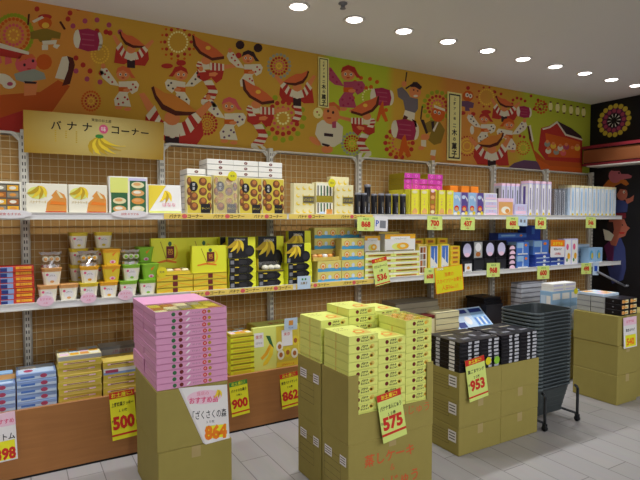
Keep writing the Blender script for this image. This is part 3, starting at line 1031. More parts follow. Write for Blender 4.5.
wall_figure('painted_figure', [('figure_orange', [(603, 186), (608, 180), (616, 178), (626, 180), (629, 184), (624, 187), (618, 190), (604, 192)]),
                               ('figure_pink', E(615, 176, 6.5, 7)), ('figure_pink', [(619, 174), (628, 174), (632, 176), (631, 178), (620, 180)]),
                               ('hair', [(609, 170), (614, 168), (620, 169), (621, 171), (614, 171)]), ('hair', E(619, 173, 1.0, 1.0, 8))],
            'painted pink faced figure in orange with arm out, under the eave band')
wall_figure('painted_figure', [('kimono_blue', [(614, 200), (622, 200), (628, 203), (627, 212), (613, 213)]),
                               ('figure_skin_dim', E(622, 194, 5.5, 6.5)), ('figure_skin_dim', [(625, 199), (630, 198), (634, 195), (633, 201), (627, 204)]),
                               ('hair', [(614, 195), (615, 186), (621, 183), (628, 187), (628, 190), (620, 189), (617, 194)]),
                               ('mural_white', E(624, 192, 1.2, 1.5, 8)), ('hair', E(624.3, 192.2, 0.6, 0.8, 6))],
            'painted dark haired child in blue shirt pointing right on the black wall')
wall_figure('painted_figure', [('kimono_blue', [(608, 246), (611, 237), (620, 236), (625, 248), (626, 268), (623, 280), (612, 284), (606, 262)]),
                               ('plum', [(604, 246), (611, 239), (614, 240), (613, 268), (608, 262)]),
                               ('figure_skin_dim', [(609, 219), (624, 219), (627, 226), (630, 228), (627, 231), (625, 236), (619, 238), (616, 246), (611, 245), (608, 236)]),
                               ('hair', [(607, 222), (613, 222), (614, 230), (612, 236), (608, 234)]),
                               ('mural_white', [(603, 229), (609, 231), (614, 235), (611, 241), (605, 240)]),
                               ('sign_red_dim', [(608, 217), (612, 213), (626, 213), (626, 218), (612, 220)]),
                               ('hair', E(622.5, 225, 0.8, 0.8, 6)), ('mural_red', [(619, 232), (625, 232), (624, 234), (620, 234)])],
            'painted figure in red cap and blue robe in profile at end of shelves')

# ------------------------------------------------------------------ cards and tags
ROW_N = 0


def card(name, px, py0, py1, Y, wpx, base, rows, label, cat='price card', head=None, foot=None, tilt=0.0, lean=0.05, group=None, border=None, bend=0.0):
    """paper card whose top middle is seen at (px,py0); rows: (text, centre v 0..1, height 0..1, ink)"""
    t = at(px, py0, Y); bt = at(px, py1, Y)
    h = t.z - bt.z
    w = at(px + wpx / 2, py0, Y).x - at(px - wpx / 2, py0, Y).x
    b = MB()
    b.box(-w / 2, w / 2, 0, 0.0012, -h, 0, base)
    f = Face(b, (-w / 2, 0, -h), (1, 0, 0), (0, 0, 1))
    if border:
        f.rect(0, w, 0, h * 0.02, border); f.rect(0, w, h * 0.98, h, border)
        f.rect(0, w * 0.025, 0, h, border); f.rect(w * 0.975, w, 0, h, border)
    if head:
        f.rect(0, w, h * head[1], h, head[0], 0)
    if foot:
        f.rect(0, w, h * foot[1], h * foot[2], foot[0], 0)
    if head and head[0] == 'paper_pink' and base == 'paper':
        f.rect(w * .12, w * .92, h * .03, h * .42, 'paper_yellow', 0)
    for r in rows:
        f.text(r[0], w / 2 if len(r) < 5 else w * r[4], h * (r[1] - r[2] / 2), h * r[2], r[3], 1, w * 0.88 if len(r) < 6 else w * r[5], bold=0.05 if r[2] >= 0.2 and r[0].isdigit() else 0.018)
    o = b.build(name, loc=t)
    o.rotation_euler = (-lean, tilt, 0)
    return tag(o, label, cat, group)


SALE = lambda mid, sub, price: [('お土産に!', 0.935, 0.10, 'paper_yellow'), (mid, 0.74, 0.09, 'ink_black'), (sub, 0.60, 0.06, 'ink_black', 0.5, 0.45), (price, 0.35, 0.29, 'ink_red'), ('税込', 0.40, 0.06, 'ink_black', 0.08, 0.1)]
KY = 3.4075
card('sale_card', 121.5, 391, 438, KY, 25, 'paper_yellow', SALE('上野銘菓クッキー', '１２枚', '500'), 'yellow sale card reading 500 on wooden kick panel', head=('ink_red', 0.87), foot=('ink_red', 0.08, 0.12), tilt=R(-3))
card('sale_card', 238, 381, 415, KY, 18, 'paper_yellow', SALE('バナナのお菓子', '８個入', '900'), 'yellow sale card reading 900 on kick panel beside pink stack', head=('ink_green', 0.87), foot=('ink_red', 0.08, 0.12), tilt=R(-4))
card('sale_card', 288.5, 373, 407, KY, 18, 'paper_yellow', SALE('東京バナナサンド', '１０個', '862'), 'yellow sale card reading 862 on kick panel beside yellow stack', head=('ink_red', 0.87), foot=('ink_red', 0.06, 0.10), tilt=R(-4))
card('sale_card', 3, 413, 461, KY, 24, 'paper', [('おすすめ', 0.82, 0.1, 'ink_pink'), ('アトム', 0.5, 0.13, 'ink_black'), ('398', 0.15, 0.26, 'ink_red')], 'white sale card with red 98 on kick panel at left edge', head=('paper_pink', 0.72), tilt=R(-2))

# shelf edge paper strips
for zr0, x_a, x_b, n, shelf, m in ((1.5, ax(164, 3.49), ax(287, 3.49), 3, 'upper', 'paper_strip'), (1.5, ax(289, 3.49), ax(373, 3.49), 2, 'upper', 'paper_strip'),
                                   (0.966, ax(190, 3.49), ax(293, 3.49), 3, 'lower', 'paper_strip'), (0.966, ax(296, 3.49), ax(374, 3.49), 2, 'lower', 'paper_strip')):
    w = x_b - x_a
    b = MB(); b.box(0, w, 0, 0.0012, 0, 0.037, m)
    f = Face(b, (0, 0, 0), (1, 0, 0), (0, 0, 1))
    for i in range(n):
        c = w * (i + 0.5) / n
        f.text('バナナ', c - 0.078, 0.007, 0.024, 'mural_rim', 1, 0.085, bold=0.02)
        f.ell(c - 0.014, 0.019, 0.018, 0.015, 'mural_pink', 1)
        f.text('コーナー', c + 0.060, 0.007, 0.024, 'mural_rim', 1, 0.11, bold=0.02)
    right = x_a > 1.6
    tag(b.build('shelf_strip', loc=(x_a, 3.4912, zr0)), 'yellow lettered paper strip on %s shelf edge, under the %s' % (shelf, ('banana motif boxes and black canisters' if right else 'chestnut print boxes') if shelf == 'upper' else
        ('yellow and blue boxes' if right else 'black banana print boxes')), 'shelf label')

RY = 3.4895


def lime_card(px, py0, py1, wpx, price, label, Y=RY, sub=True, tilt=0.03):
    return card('price_card', px, py0, py1, Y, wpx, 'paper_lime', [('本体価格', 0.85, 0.12, 'ink_green'), (price, 0.49, 0.44, 'ink_red', 0.5, 0.84), ('税込', 0.14, 0.12, 'ink_red')], label, tilt=tilt, lean=0.02)


lime_card(366, 217, 231, 17, '868', 'pale green price card reading 868 hanging below black canisters')
card('price_card', 381.5, 216, 231, RY - 0.002, 13, 'paper', [('P', 0.5, 0.4, 'ink_blue', 0.2, 0.3), ('■', 0.45, 0.5, 'grey_mid', 0.62, 0.5)], 'white card with small blue print beside the 868 price card', tilt=0.05, lean=0.02)
lime_card(435, 216, 230, 15, '700', 'pale green price card reading 700 below tall yellow boxes')
lime_card(468, 217, 230, 14, '437', 'pale green price card reading 437 below blue cartoon boxes')
lime_card(513, 217, 229, 13, '600', 'pale green price card reading 600 below the picture box')
card('price_card', 523, 216, 226, RY - 0.002, 9, 'sky_pale', [('▪▪', 0.5, 0.3, 'grey_mid')], 'small pale blue card beside the 600 price card', tilt=0.05, lean=0.02)
lime_card(541, 217, 229, 11, '540', 'pale green price card reading 540 below tall lilac packs')
lime_card(591, 217, 228, 10, '546', 'pale green price card reading 546 below light blue packs at far end')
lime_card(493.5, 263, 277, 13, '968', 'pale green price card reading 968 below the black oval boxes')
lime_card(543.5, 266, 279, 12, '600', 'pale green price card reading 600 below the deep blue boxes')
lime_card(586.5, 263, 274, 10, '498', 'pale green price card reading 498 at far end of lower shelf')
card('price_card', 596, 262, 275, RY - 0.002, 6, 'sky_pale', [('▪', 0.5, 0.4, 'ink_blue')], 'small pale blue card at far end beside the 498 price card', tilt=0.05, lean=0.02)
card('sale_card', 379, 258, 285, RY - 0.004, 15, 'paper_lime', [('お土産に!', 0.92, 0.1, 'paper_yellow'), ('バウムクーヘン', 0.70, 0.10, 'ink_black'), ('１個', 0.53, 0.09, 'ink_black', 0.5, 0.3), ('536', 0.29, 0.25, 'ink_red')],
     'pale green sale card reading 536 on lower shelf edge', head=('ink_red', 0.85), foot=('ink_red', 0.03, 0.07), tilt=-0.16, lean=0.05)
card('price_card', 430, 268, 283, RY - 0.002, 11, 'paper_lime', [('本体', 0.8, 0.13, 'ink_green'), ('608', 0.45, 0.32, 'ink_red')], 'pale green price card partly behind the yellow notice', tilt=0.02, lean=0.02)
card('shop_notice', 448.5, 266, 292, RY - 0.006, 28, 'paper_pop', [('大人気', 0.93, 0.11, 'paper', 0.2, 0.26), ('当店の', 0.70, 0.16, 'ink_orange', 0.5, 0.4), ('スカイツリーお菓子', 0.46, 0.17, 'ink_orange'), ('人気No.1！', 0.20, 0.19, 'ink_orange', 0.5, 0.8)],
     'square yellow notice with orange handwriting hanging from lower shelf', cat='notice', tilt=-0.06, lean=0.05, border='ink_orange')
card('price_card', 304, 276, 289, RY - 0.002, 13, 'sky_pale', [('▪▪', 0.75, 0.15, 'ink_green'), ('お菓子', 0.45, 0.2, 'gold')], 'pale card with yellow print in front of black banana boxes', tilt=0.0, lean=0.0)
card('price_card', 291, 318, 330, 3.425, 13, 'sky_pale', [('■', 0.6, 0.4, 'cake', 0.5, 0.5), ('サンド', 0.18, 0.14, 'ink_blue')], 'pale sample card above the banana packs on bottom deck', lean=-0.05)
# oval and round paper tags
for px, py, lab in ((45.5, 301, 'pink round paper tag under the peach banded cups'), (88.5, 298, 'pink round paper tag under the yellow banded cups'), (125.5, 295, 'pink round paper tag under the green banded cups')):
    c = at(px, py, RY)
    b = MB(); f = Face(b, (0, 0, 0), (1, 0, 0), (0, 0, 1)); f.ell(0, 0, 0.046, 0.033, 'paper_pink', 2, 18)
    f.text('おすすめ', 0, 0.004, 0.014, 'ink_pink', 3, 0.06); f.text('人気', 0, -0.018, 0.012, 'ink_pink', 3, 0.05)
    b.tube([(0, 0, 0), (0, 0.001, 0)], 0.034, 'paper_pink', 18, smooth=False)
    tag(b.build('paper_tag', loc=c), lab, 'tag')
for px, py, Y, lab in ((232.5, 176, 3.505, 'yellow round tag on the opened chestnut gift box'), (332, 183, 3.505, 'yellow round tag on the striped sample tray'), (162, 272, 3.505, 'yellow round tag on the sample tray of lime boxes')):
    c = at(px, py, Y)
    b = MB(); b.tube([(0, 0, 0), (0, 0.001, 0)], 0.034, 'paper_pop', 18, smooth=False)
    f = Face(b, (0, 0, 0), (1, 0, 0), (0, 0, 1)); f.text('見本', 0, -0.008, 0.016, 'ink_grey', 1, 0.045)
    tag(b.build('paper_tag', loc=c), lab, 'tag')
for px, lab in ((130, 'white oval label on shelf edge under the green tray cake box'), (10, 'white oval label on shelf edge at far left')):
    c = at(px, 214, RY)
    b = MB(); b.tube([(0, 0, 0), (0, 0.001, 0)], 0.026, 'paper', 20, smooth=False)
    b.v = [(v[0] * 4.3, v[1], v[2]) for v in b.v]
    f = Face(b, (0, 0, 0), (1, 0, 0), (0, 0, 1)); f.text('試食 おすすめ', 0, -0.008, 0.016, 'ink_red', 1, 0.15)
    tag(b.build('paper_tag', loc=c), lab, 'tag')

# ------------------------------------------------------------------ products: builders
def base_box(b, w, d, h, m, bevel=0.0015):
    b.box(0, w, 0, d, 0, h, m, bevel)


def simple_box(name, w, d, h, m, fr=None, lf=None, tp=None, bevel=0.0015):
    b = MB(); base_box(b, w, d, h, m, bevel)
    if fr: fr(front(b, w, h), w, h)
    if lf: lf(leftface(b, d, h), d, h)
    if tp: tp(topface(b, w, d, h), w, d)
    return b.build(name)


def bananas(f, cx, cy, s, m='banana', L=2, n=4):
    for i in range(n):
        a = R(-20 - 28 * i)
        pts = []
        for t in range(7):
            q = t / 6
            pts.append((cx + s * q * math.cos(a - 0.7 * q), cy + s * q * math.sin(a - 0.7 * q)))
        nx, ny = -math.sin(a - 0.4), math.cos(a - 0.4)
        th = [0.03, 0.10, 0.14, 0.15, 0.14, 0.10, 0.03]
        f.poly([(p[0] + nx * s * th[k], p[1] + ny * s * th[k]) for k, p in enumerate(pts)] + [(p[0] - nx * s * th[k], p[1] - ny * s * th[k]) for k, p in reversed(list(enumerate(pts)))],
               m if i % 2 == 0 else 'banana_dark', L + i)


def dims(pl, pr, ytop, Y, zb):
    x0 = ax(pl, Y); w = ax(pr, Y) - x0
    return x0, w, at(pl, ytop, Y).z - zb


YF = 3.53
# ================================================================== UPPER SHELF
U = S1 + 0.0006
# opened box of yellow cakes at the left edge
x0, w, h = dims(-8, 22, 181, YF, U)


def cakebox(f, w, h):
    f.rect(w * 0.06, w * 0.94, h * 0.06, h * 0.94, 'ink_grey', 0)
    for c in range(2):
        for k in range(4):
            f.rect(w * (0.1 + 0.42 * c), w * (0.48 + 0.42 * c), h * (0.1 + 0.21 * k), h * (0.26 + 0.21 * k), ('grey_warm', 'amber', 'cake_dark')[(k + c) % 3], 1)
            f.ell(w * (0.29 + 0.42 * c), h * (0.18 + 0.21 * k), w * 0.12, h * 0.05, ('cake', 'cream_pale')[k % 2], 2)


o = simple_box('cake_box', w, 0.06, h, 'cream_pale', cakebox)
place(o, (x0, YF, U), 'clear fronted box of wrapped yellow cakes at left end of upper shelf', 'box')


def bananacake(f, w, h):
    f.rect(w * 0.02, w * 0.98, h * 0.02, h * 0.98, 'cream_pale', 0)
    f.ell(w * 0.27, h * 0.70, w * 0.24, h * 0.20, 'yellow_box', 1)
    bananas(f, w * 0.30, h * 0.92, h * 0.42, L=2)
    f.poly([(w * 0.46, h * 0.12), (w * 0.97, h * 0.06), (w * 0.97, h * 0.5), (w * 0.72, h * 0.66), (w * 0.5, h * 0.4)], 'cake', 2)
    f.poly([(w * 0.6, h * 0.62), (w * 0.72, h * 0.80), (w * 0.92, h * 0.66), (w * 0.97, h * 0.5), (w * 0.7, h * 0.5)], 'cake', 3)
    f.poly([(w * 0.56, h * 0.34), (w * 0.95, h * 0.32), (w * 0.95, h * 0.40), (w * 0.6, h * 0.45)], 'orange', 4)
    f.poly([(w * 0.72, h * 0.76), (w * 0.78, h * 0.76), (w * 0.9, h * 0.55), (w * 0.82, h * 0.55)], 'cream', 5)
    f.text('バナナケーキ', w * 0.28, h * 0.36, h * 0.1, 'banana_dark', 3, w * 0.4)
    f.rect(w * 0.45, w * 0.95, h * 0.08, h * 0.11, 'ink_red', 6)


x0, w, h = dims(26.5, 68, 183, YF, U)
o = simple_box('banana_cake_box', w, 0.06, h, 'cream_pale', bananacake)
place(o, (x0, YF, U), 'cream box printed with bananas and orange cake, left one of the pair', 'box', 'banana cake boxes on the upper shelf')
x1 = ax(69, YF)
place(o, (x1, YF, U), 'cream box printed with bananas and orange cake, right one of the pair', 'box', 'banana cake boxes on the upper shelf')

x0, w, h = dims(109.5, 148, 176, YF, U)


def greentray(f, w, h):
    f.rect(w * 0.03, w * 0.97, h * 0.03, h * 0.97, 'cream_pale', 0)
    for c in range(2):
        f.rect(w * (0.05 + 0.48 * c), w * (0.47 + 0.48 * c), h * 0.04, h * 0.9, 'green_tray', 1)
        for k in range(4):
            if c == 0 and k > 1:
                continue
            f.ell(w * (0.26 + 0.48 * c), h * (0.16 + 0.21 * k), w * 0.17, h * 0.085, ('peach', 'cream', 'cake')[(k + c) % 3], 2)
            f.ell(w * (0.24 + 0.48 * c), h * (0.18 + 0.21 * k), w * 0.10, h * 0.04, ('cream_pale', 'peach')[k % 2], 3)
    f.rect(w * 0.03, w * 0.48, h * 0.58, h * 0.97, 'yellow_box', 4)
    f.rect(w * 0.5, w * 0.97, h * 0.9, h * 0.97, 'lilac', 4)


o = simple_box('sweets_box', w, 0.06, h, 'white_box', greentray)
place(o, (x0, YF, U), 'opened box of wrapped cakes in green tray with yellow lid corner', 'box')

x0, w, h = dims(149, 182, 184, YF, U)


def sunny(f, w, h):
    f.poly([(w * 0.0, h * 0.1), (w * 0.55, h * 0.98), (w * 0.02, h * 0.98)], 'sun_yellow', 1)
    f.rect(w * 0.02, w * 0.98, h * 0.02, h * 0.14, 'yellow_box', 1)
    bananas(f, w * 0.5, h * 0.8, h * 0.4, L=2, n=3)
    f.text('ばなな', w * 0.62, h * 0.28, h * 0.13, 'ink_pink', 6, w * 0.4)


o = simple_box('banana_sweet_box', w, 0.05, h, 'white_box', sunny)
place(o, (x0, YF + 0.005, U), 'white and yellow banana box left of the chestnut print boxes', 'box', tilt=(-0.10, 0))

# chestnut print boxes
x0, w, h = dims(187, 212, 175, YF, U)


def chest(f, w, h, opened=False):
    f.rect(w * 0.02, w * 0.98, h * 0.02, h * 0.98, 'nut_yellow', 0)
    r = w * 0.165
    for c in range(4):
        for k in range(-1, 5):
            cx, cy = w * (-0.08 + 0.36 * c), h * (0.10 + 0.25 * k) + (h * 0.125 if c % 2 else 0)
            if cy - r < 0 or cy + r > h:
                continue
            if cx < r: cx = r * 0.6
            if cx > w - r: cx = w - r * 0.6
            rx = r if 0.2 * w < cx < 0.8 * w else r * 0.58
            f.ell(cx, cy, rx, r, 'gold' if opened and k % 2 else 'chestnut', 1, 14)
            f.ell(cx + rx * 0.1, cy + r * 0.25, rx * 0.55, r * 0.55, 'chestnut_hi', 2, 10)
    f.ell(w * 0.27, h * 0.72, w * 0.17, h * 0.13, 'ink_black', 3, 16)
    f.text('栗', w * 0.27, h * 0.73, h * 0.07, 'white_box', 4); f.text('蜜', w * 0.27, h * 0.64, h * 0.07, 'white_box', 4)
    f.rect(w * 0.55, w * 0.93, h * 0.06, h * 0.29, 'ink_black', 3)
    f.text('栗まんじゅう', w * 0.74, h * 0.15, h * 0.05, 'nut_yellow', 4, w * 0.32)


o = simple_box('chestnut_box', w, 0.055, h, 'cream', chest)
cb = 'yellow box printed with brown chestnuts, '
gcb = 'chestnut print boxes'
place(o, (x0, YF, U), cb + 'leftmost, beside the banana box', 'box', gcb)
for pl, lab in ((239.5, 'right after the opened one'), (262.5, 'rightmost, next to empty shelf gap')):
    place(o, (ax(pl, YF), YF, U), cb + lab, 'box', gcb)
x0o, wo, ho = dims(214, 237.5, 175, YF, U)
oo = simple_box('chestnut_box', wo, 0.055, ho, 'cream', lambda f, w, h: chest(f, w, h, True))
place(oo, (x0o, YF, U), 'opened chestnut box showing gold wrapped sweets under the yellow round tag', 'box')
b = MB(); b.box(wo * 0.04, wo * 0.96, -0.012, -0.0025, ho * 0.02, ho * 0.96, 'clear_plastic'); b.build('clear_lid', oo)
for i in range(8):
    pass
# white flat boxes stacked behind the chestnut boxes
WH = 0.041


def whitefront(f, w, h):
    f.rect(0.002, w - 0.002, 0.002, 0.005, 'grey_mid', 0)
    f.ell(w * 0.5, h * 0.52, 0.014, 0.010, 'maroon', 1); f.text('栗', w * 0.5, h * 0.4, 0.01, 'white_box', 2)


wb_w = 0.198
wbox = simple_box('white_sweets_box', wb_w, 0.19, WH - 0.001, 'white_box', whitefront, lambda f, d, h: f.rect(0.002, d - 0.002, 0.002, 0.005, 'grey_mid', 0))
b = MB(); b.box(0, 0.20, 0, 0.2, 0, 0.005, 'shelf_white'); b.box(0, 0.006, 0, 0.2, 0, 0.13, 'shelf_white')
wbox2 = simple_box('white_sweets_box', .132, 0.19, WH - 0.001, 'white_box', whitefront, lambda f, d, h: f.rect(0.002, d - 0.002, 0.002, 0.005, 'grey_mid', 0))
stack(wbox2, ax(188, 3.62), 3.62, U, 8, WH, 'white flat sweets box', 'in low stack behind leftmost chestnut box', 'box', 'white flat boxes behind the chestnut boxes')
for c, (xx, wh_) in enumerate(((ax(208, 3.64), 'left column of tall white pile'), (ax(208, 3.64) + 0.203, 'middle column of tall white pile'), (ax(208, 3.64) + 0.406, 'right column of tall white pile'))):
    if c == 0:
        xx += 0.004
    stack(wbox, xx, 3.66, U, 10, WH, 'white flat sweets box', 'in ' + wh_, 'box', 'white flat boxes behind the chestnut boxes', jit=0.0015, rj=0.2)

# cream banana motif boxes and striped tray
x0, w, h = dims(294, 314.5, 183, YF, U)


def creambox(f, w, h):
    for c in range(3):
        for k in range(4):
            f.ell(w * (0.2 + 0.3 * c), h * (0.14 + 0.24 * k), w * 0.10, h * 0.065, 'banana', 1, 10)
            f.ell(w * (0.24 + 0.3 * c), h * (0.165 + 0.24 * k), w * 0.09, h * 0.05, 'cream', 2, 10)
    f.rect(w * 0.42, w * 0.98, h * 0.38, h * 0.62, 'olive', 3)
    f.rect(w * 0.45, w * 0.96, h * 0.41, h * 0.59, 'ink_grey', 4)
    f.text('ばなな最中', w * 0.7, h * 0.46, h * 0.08, 'nut_yellow', 5, w * 0.46)


o = simple_box('banana_motif_box', w, 0.06, h, 'cream', creambox)
place(o, (x0, YF, U), 'cream box with small banana motif, left of the striped tray', 'box', 'banana motif boxes')
x1 = ax(334.5, YF)
place(o, (x1, YF, U), 'cream box with small banana motif, right of the striped tray', 'box', 'banana motif boxes')
o = simple_box('banana_motif_box', w, 0.06, at(331, 176.5, 3.63).z - U, 'cream', creambox)
place(o, (ax(331, 3.62), 3.63, U), 'tallest cream banana motif box, peeking over the right front one', 'box', 'banana motif boxes')
x0, w, h = dims(316, 333, 182, YF, U)


def striped(f, w, h):
    f.rect(w * 0.03, w * 0.97, h * 0.03, h * 0.97, 'cream_pale', 0)
    for c in range(5):
        for k in (0, 1):
            f.rect(w * (0.08 + 0.18 * c), w * (0.16 + 0.18 * c), h * (0.08 + 0.52 * k), h * (0.38 + 0.52 * k), ('ink_grey', 'green_tray')[c % 2], 1)
    f.rect(w * 0.02, w * 0.98, h * 0.4, h * 0.6, 'olive', 2)
    f.rect(w * 0.6, w * 0.95, h * 0.03, h * 0.2, 'cake', 2)
    f.rect(w * 0.2, w * 0.5, h * 0.03, h * 0.12, 'sky_pale', 2)


o = simple_box('sample_tray', w, 0.06, h, 'cream', striped)
place(o, (x0, YF, U), 'opened tray of grey and green striped wrappers between banana motif boxes', 'tray')

# black canisters


def canister(h, r=0.027):
    b = MB()
    b.lathe([(r * 0.96, 0), (r, 0.004), (r, h * 0.90), (r * 0.97, h * 0.905)], 0, 0, 'black_gloss', 20)
    f = Face(b, (-r * 0.3, -r - 0.0008, 0), (1, 0, 0), (0, 0, 1))
    f.rect(0, r * 0.6, h * 0.42, h * 0.62, 'ink_grey', 0)
    f.rect(r * 0.12, r * 0.3, h * 0.12, h * 0.4, 'silver_print', 0)
    o = b.build('canister')
    b = MB(); b.lathe([(r * 0.98, h * 0.905), (r * 1.01, h * 0.92), (r * 1.01, h * 0.985), (r * 0.9, h)], 0, 0, 'grey_mid', 20)
    b.build('lid', o)
    return o


ca = canister(0.19)
for i, (px, Y, n) in enumerate(((357.5, 3.56, 'leftmost, beside the cream box'), (363.6, 3.56, 'second from left'), (381, 3.56, 'third from left in front row'), (388, 3.56, 'fourth from left in front row'),
                                (395.3, 3.56, 'second from yellow boxes'), (402.6, 3.56, 'right next to yellow boxes'))):
    place(ca, (ax(px, Y), Y, U), 'black canister with grey lid, ' + n, 'canister', 'black canisters on the upper shelf')
tall = canister(0.27)
place(tall, (ax(367.3, 3.66), 3.66, U), 'tallest black canister, standing behind the left pair', 'canister')
place(ca, (ax(374, 3.64), 3.64, U), 'black canister with grey lid, in the back row beside the tallest', 'canister', 'black canisters on the upper shelf')

# tall yellow boxes with magenta foot
x0, w, h = dims(409.5, 418.7, 189, YF, U)


def tally(f, w, h):
    f.rect(0, w, 0, h * 0.07, 'magenta', 1)
    f.rect(w * 0.02, w * 0.2, h * 0.07, h, 'olive', 1)
    f.ell(w * 0.55, h * 0.9, w * 0.3, h * 0.06, 'cream', 1)
    f.text('バ', w * 0.56, h * 0.62, h * 0.08, 'magenta', 2, w * 0.3); f.text('ナ', w * 0.56, h * 0.51, h * 0.08, 'magenta', 2, w * 0.3); f.text('ナ', w * 0.56, h * 0.40, h * 0.08, 'magenta', 2, w * 0.3)
    f.poly([(w * 0.3, h * 0.1), (w * 0.85, h * 0.1), (w * 0.85, h * 0.22), (w * 0.55, h * 0.32), (w * 0.3, h * 0.2)], 'peach', 2)


yb = simple_box('tall_yellow_box', w, 0.07, h, 'tall_yellow', tally, lambda f, d, h: f.rect(0, d, 0, h * 0.07, 'magenta', 1))
for px, n in ((409.5, 'leftmost, beside black canisters'), (419.2, 'second from left'), (436.7, 'right of the opened one'), (445, 'rightmost, beside blue cartoon boxes')):
    place(yb, (ax(px, YF) + 0.0, YF, U), 'tall yellow box with magenta foot, ' + n, 'box', 'tall yellow boxes')


def opened(f, w, h):
    tally(f, w, h)
    f.rect(w * 0.1, w * 0.9, h * 0.08, h * 0.92, 'cake_dark', 4)
    for k in range(4):
        f.ell(w * 0.45, h * (0.16 + 0.18 * k), w * 0.3, h * 0.07, ('cream', 'cake', 'olive', 'peach')[k], 5)
    f.ell(w * 0.45, h * 0.93, w * 0.28, h * 0.06, 'paper_pink', 6)


x0, w, h = dims(429.3, 436, 189, YF, U)
o = simple_box('tall_yellow_box', w, 0.065, h, 'tall_yellow', opened)
place(o, (x0, YF, U), 'opened tall yellow box showing cakes, with pale pink round seal', 'box')
# magenta ended boxes lying on top of a second row
mw_, mh_ = 0.0915, 0.0485


def mag(f, w, h):
    f.rect(0.001, w - 0.001, 0.001, h - 0.001, 'magenta', 0)
    f.ell(w * 0.5, h * 0.5, 0.016, 0.016, 'magenta_hi', 1, 10); f.ell(w * 0.5, h * 0.5, 0.008, 0.008, 'magenta', 2, 8)


mg = simple_box('long_sweets_box', mw_ - 0.001, 0.22, mh_ - 0.001, 'olive', mag)
xm = ax(404, 3.61)
b = MB(); b.box(0, 5 * mw_, 0, 0.20, 0, at(404, 189, 3.61).z - U - 0.001, 'tall_yellow', 0.002)
tag(b.build('yellow_case', loc=(xm, 3.63, U)), 'large yellow case under the magenta ended boxes', 'box')
zb = at(404, 189, 3.61).z
MGN = ['leftmost', 'second', 'middle', 'fourth', 'rightmost']
for r_ in range(3):
    for c in range(5):
        if r_ == 2 and c == 2:
            continue
        place(mg, (xm + c * mw_, 3.612 + random.uniform(-.004, .004), zb + r_ * mh_), 'long olive box with magenta end, %s in the %s row' % (MGN[c], ('lowest', 'middle', 'top')[r_]), 'box', 'magenta ended boxes')

# blue cartoon boxes with orange lids
x0, w, h = dims(452.7, 459.8, 192, YF, U)


def cartoon(dark):
    def fn(f, w, h):
        f.rect(w * 0.03, w * 0.97, 0, h, 'purple' if dark else 'sky_box', 0)
        f.ell(w * 0.35, h * 0.8, w * 0.25, h * 0.08, 'sky_pale', 1); f.poly([(w * 0.5, h * 0.9), (w * 0.9, h * 0.6), (w * 0.95, h * 0.7)], 'white_box', 1)
        f.ell(w * 0.45, h * 0.33, w * 0.33, h * 0.12, 'ink_red', 2); f.ell(w * 0.45, h * 0.30, w * 0.24, h * 0.08, 'peach', 3)
        f.ell(w * 0.72, h * 0.13, w * 0.22, h * 0.09, 'sun_yellow', 4); f.ell(w * 0.3, h * 0.10, w * 0.25, h * 0.07, 'white_box', 3)
        f.rect(0, w, h * 0.0, h * 0.02, 'navy', 4)
    return fn


xs = [453.2, 460.9, 468.8, 476.8]
ba = simple_box('cartoon_sweets_box', w, 0.06, h, 'sky_pale', cartoon(False)); bb = simple_box('cartoon_sweets_box', w, 0.06, h, 'lilac', cartoon(True))
for i, px in enumerate(xs):
    place((ba, bb)[i % 2], (ax(px, YF), YF, U), ('pale blue picture box' if i % 2 == 0 else 'purple picture box') + ' with red face print, ' + ('leftmost, beside yellow boxes', 'left of two purple ones', 'right of two pale blue ones', 'rightmost, beside pink boxes')[i],
          'box', 'picture boxes with red faces')
ob = simple_box('orange_topped_box', 0.098, 0.10, at(452, 185.5, 3.62).z - U, 'sky_pale', lambda f, w, h: f.rect(0, w, h * 0.72, h, 'orange', 0), lambda f, d, h: f.rect(0, d, h * 0.72, h, 'orange', 0), lambda f, w, d: f.rect(0, w, 0, d, 'orange', 0))
for i, px in enumerate((450, 461, 470.5)):
    place(ob, (ax(px, 3.62) + 0.002 * i, 3.62, U), 'orange topped box behind the picture boxes, ' + ('left', 'middle', 'right')[i] + ' of three', 'box', 'orange topped boxes')

# pink and white low boxes
x0, w, h = dims(484.5, 497, 193, YF, U)


def pinkw(f, w, h):
    f.rect(w * 0.05, w * 0.95, h * 0.1, h * 0.9, 'lilac', 0); f.rect(w * 0.1, w * 0.9, h * 0.2, h * 0.45, 'paper_pink', 1); f.text('さくら', w * 0.5, h * 0.55, h * 0.25, 'ink_pink', 1, w * 0.6)


pw = simple_box('pale_sweets_box', w, 0.16, h / 3 - 0.001, 'white_box', pinkw)
stack(pw, x0, YF, U, 3, h / 3, 'pale lilac low box', 'in stack beside the picture boxes', 'box', 'pale lilac low boxes', jit=0.002)
x0, w, h = dims(498, 513, 198, YF, U)


def picbox(f, w, h):
    f.rect(w * 0.03, w * 0.97, h * 0.03, h * 0.8, 'peach', 0); f.ell(w * 0.5, h * 0.35, w * 0.3, h * 0.2, 'cream_pale', 1); f.ell(w * 0.6, h * 0.3, w * 0.14, h * 0.12, 'cake', 2)
    f.rect(0, w, h * 0.8, h, 'paper_pink', 1)


o = simple_box('picture_box', w, 0.09, h, 'paper_pink', picbox)
place(o, (x0, YF, U), 'low pink picture box with cake photo in front of tall dark packs', 'box')
x0, w, h = dims(514.5, 527, 204, YF, U)
o = simple_box('pale_sweets_box', w, 0.09, h, 'lilac', pinkw)
place(o, (x0, YF, U), 'single low lilac box between picture box and tall packs', 'box')

# tall flat packs


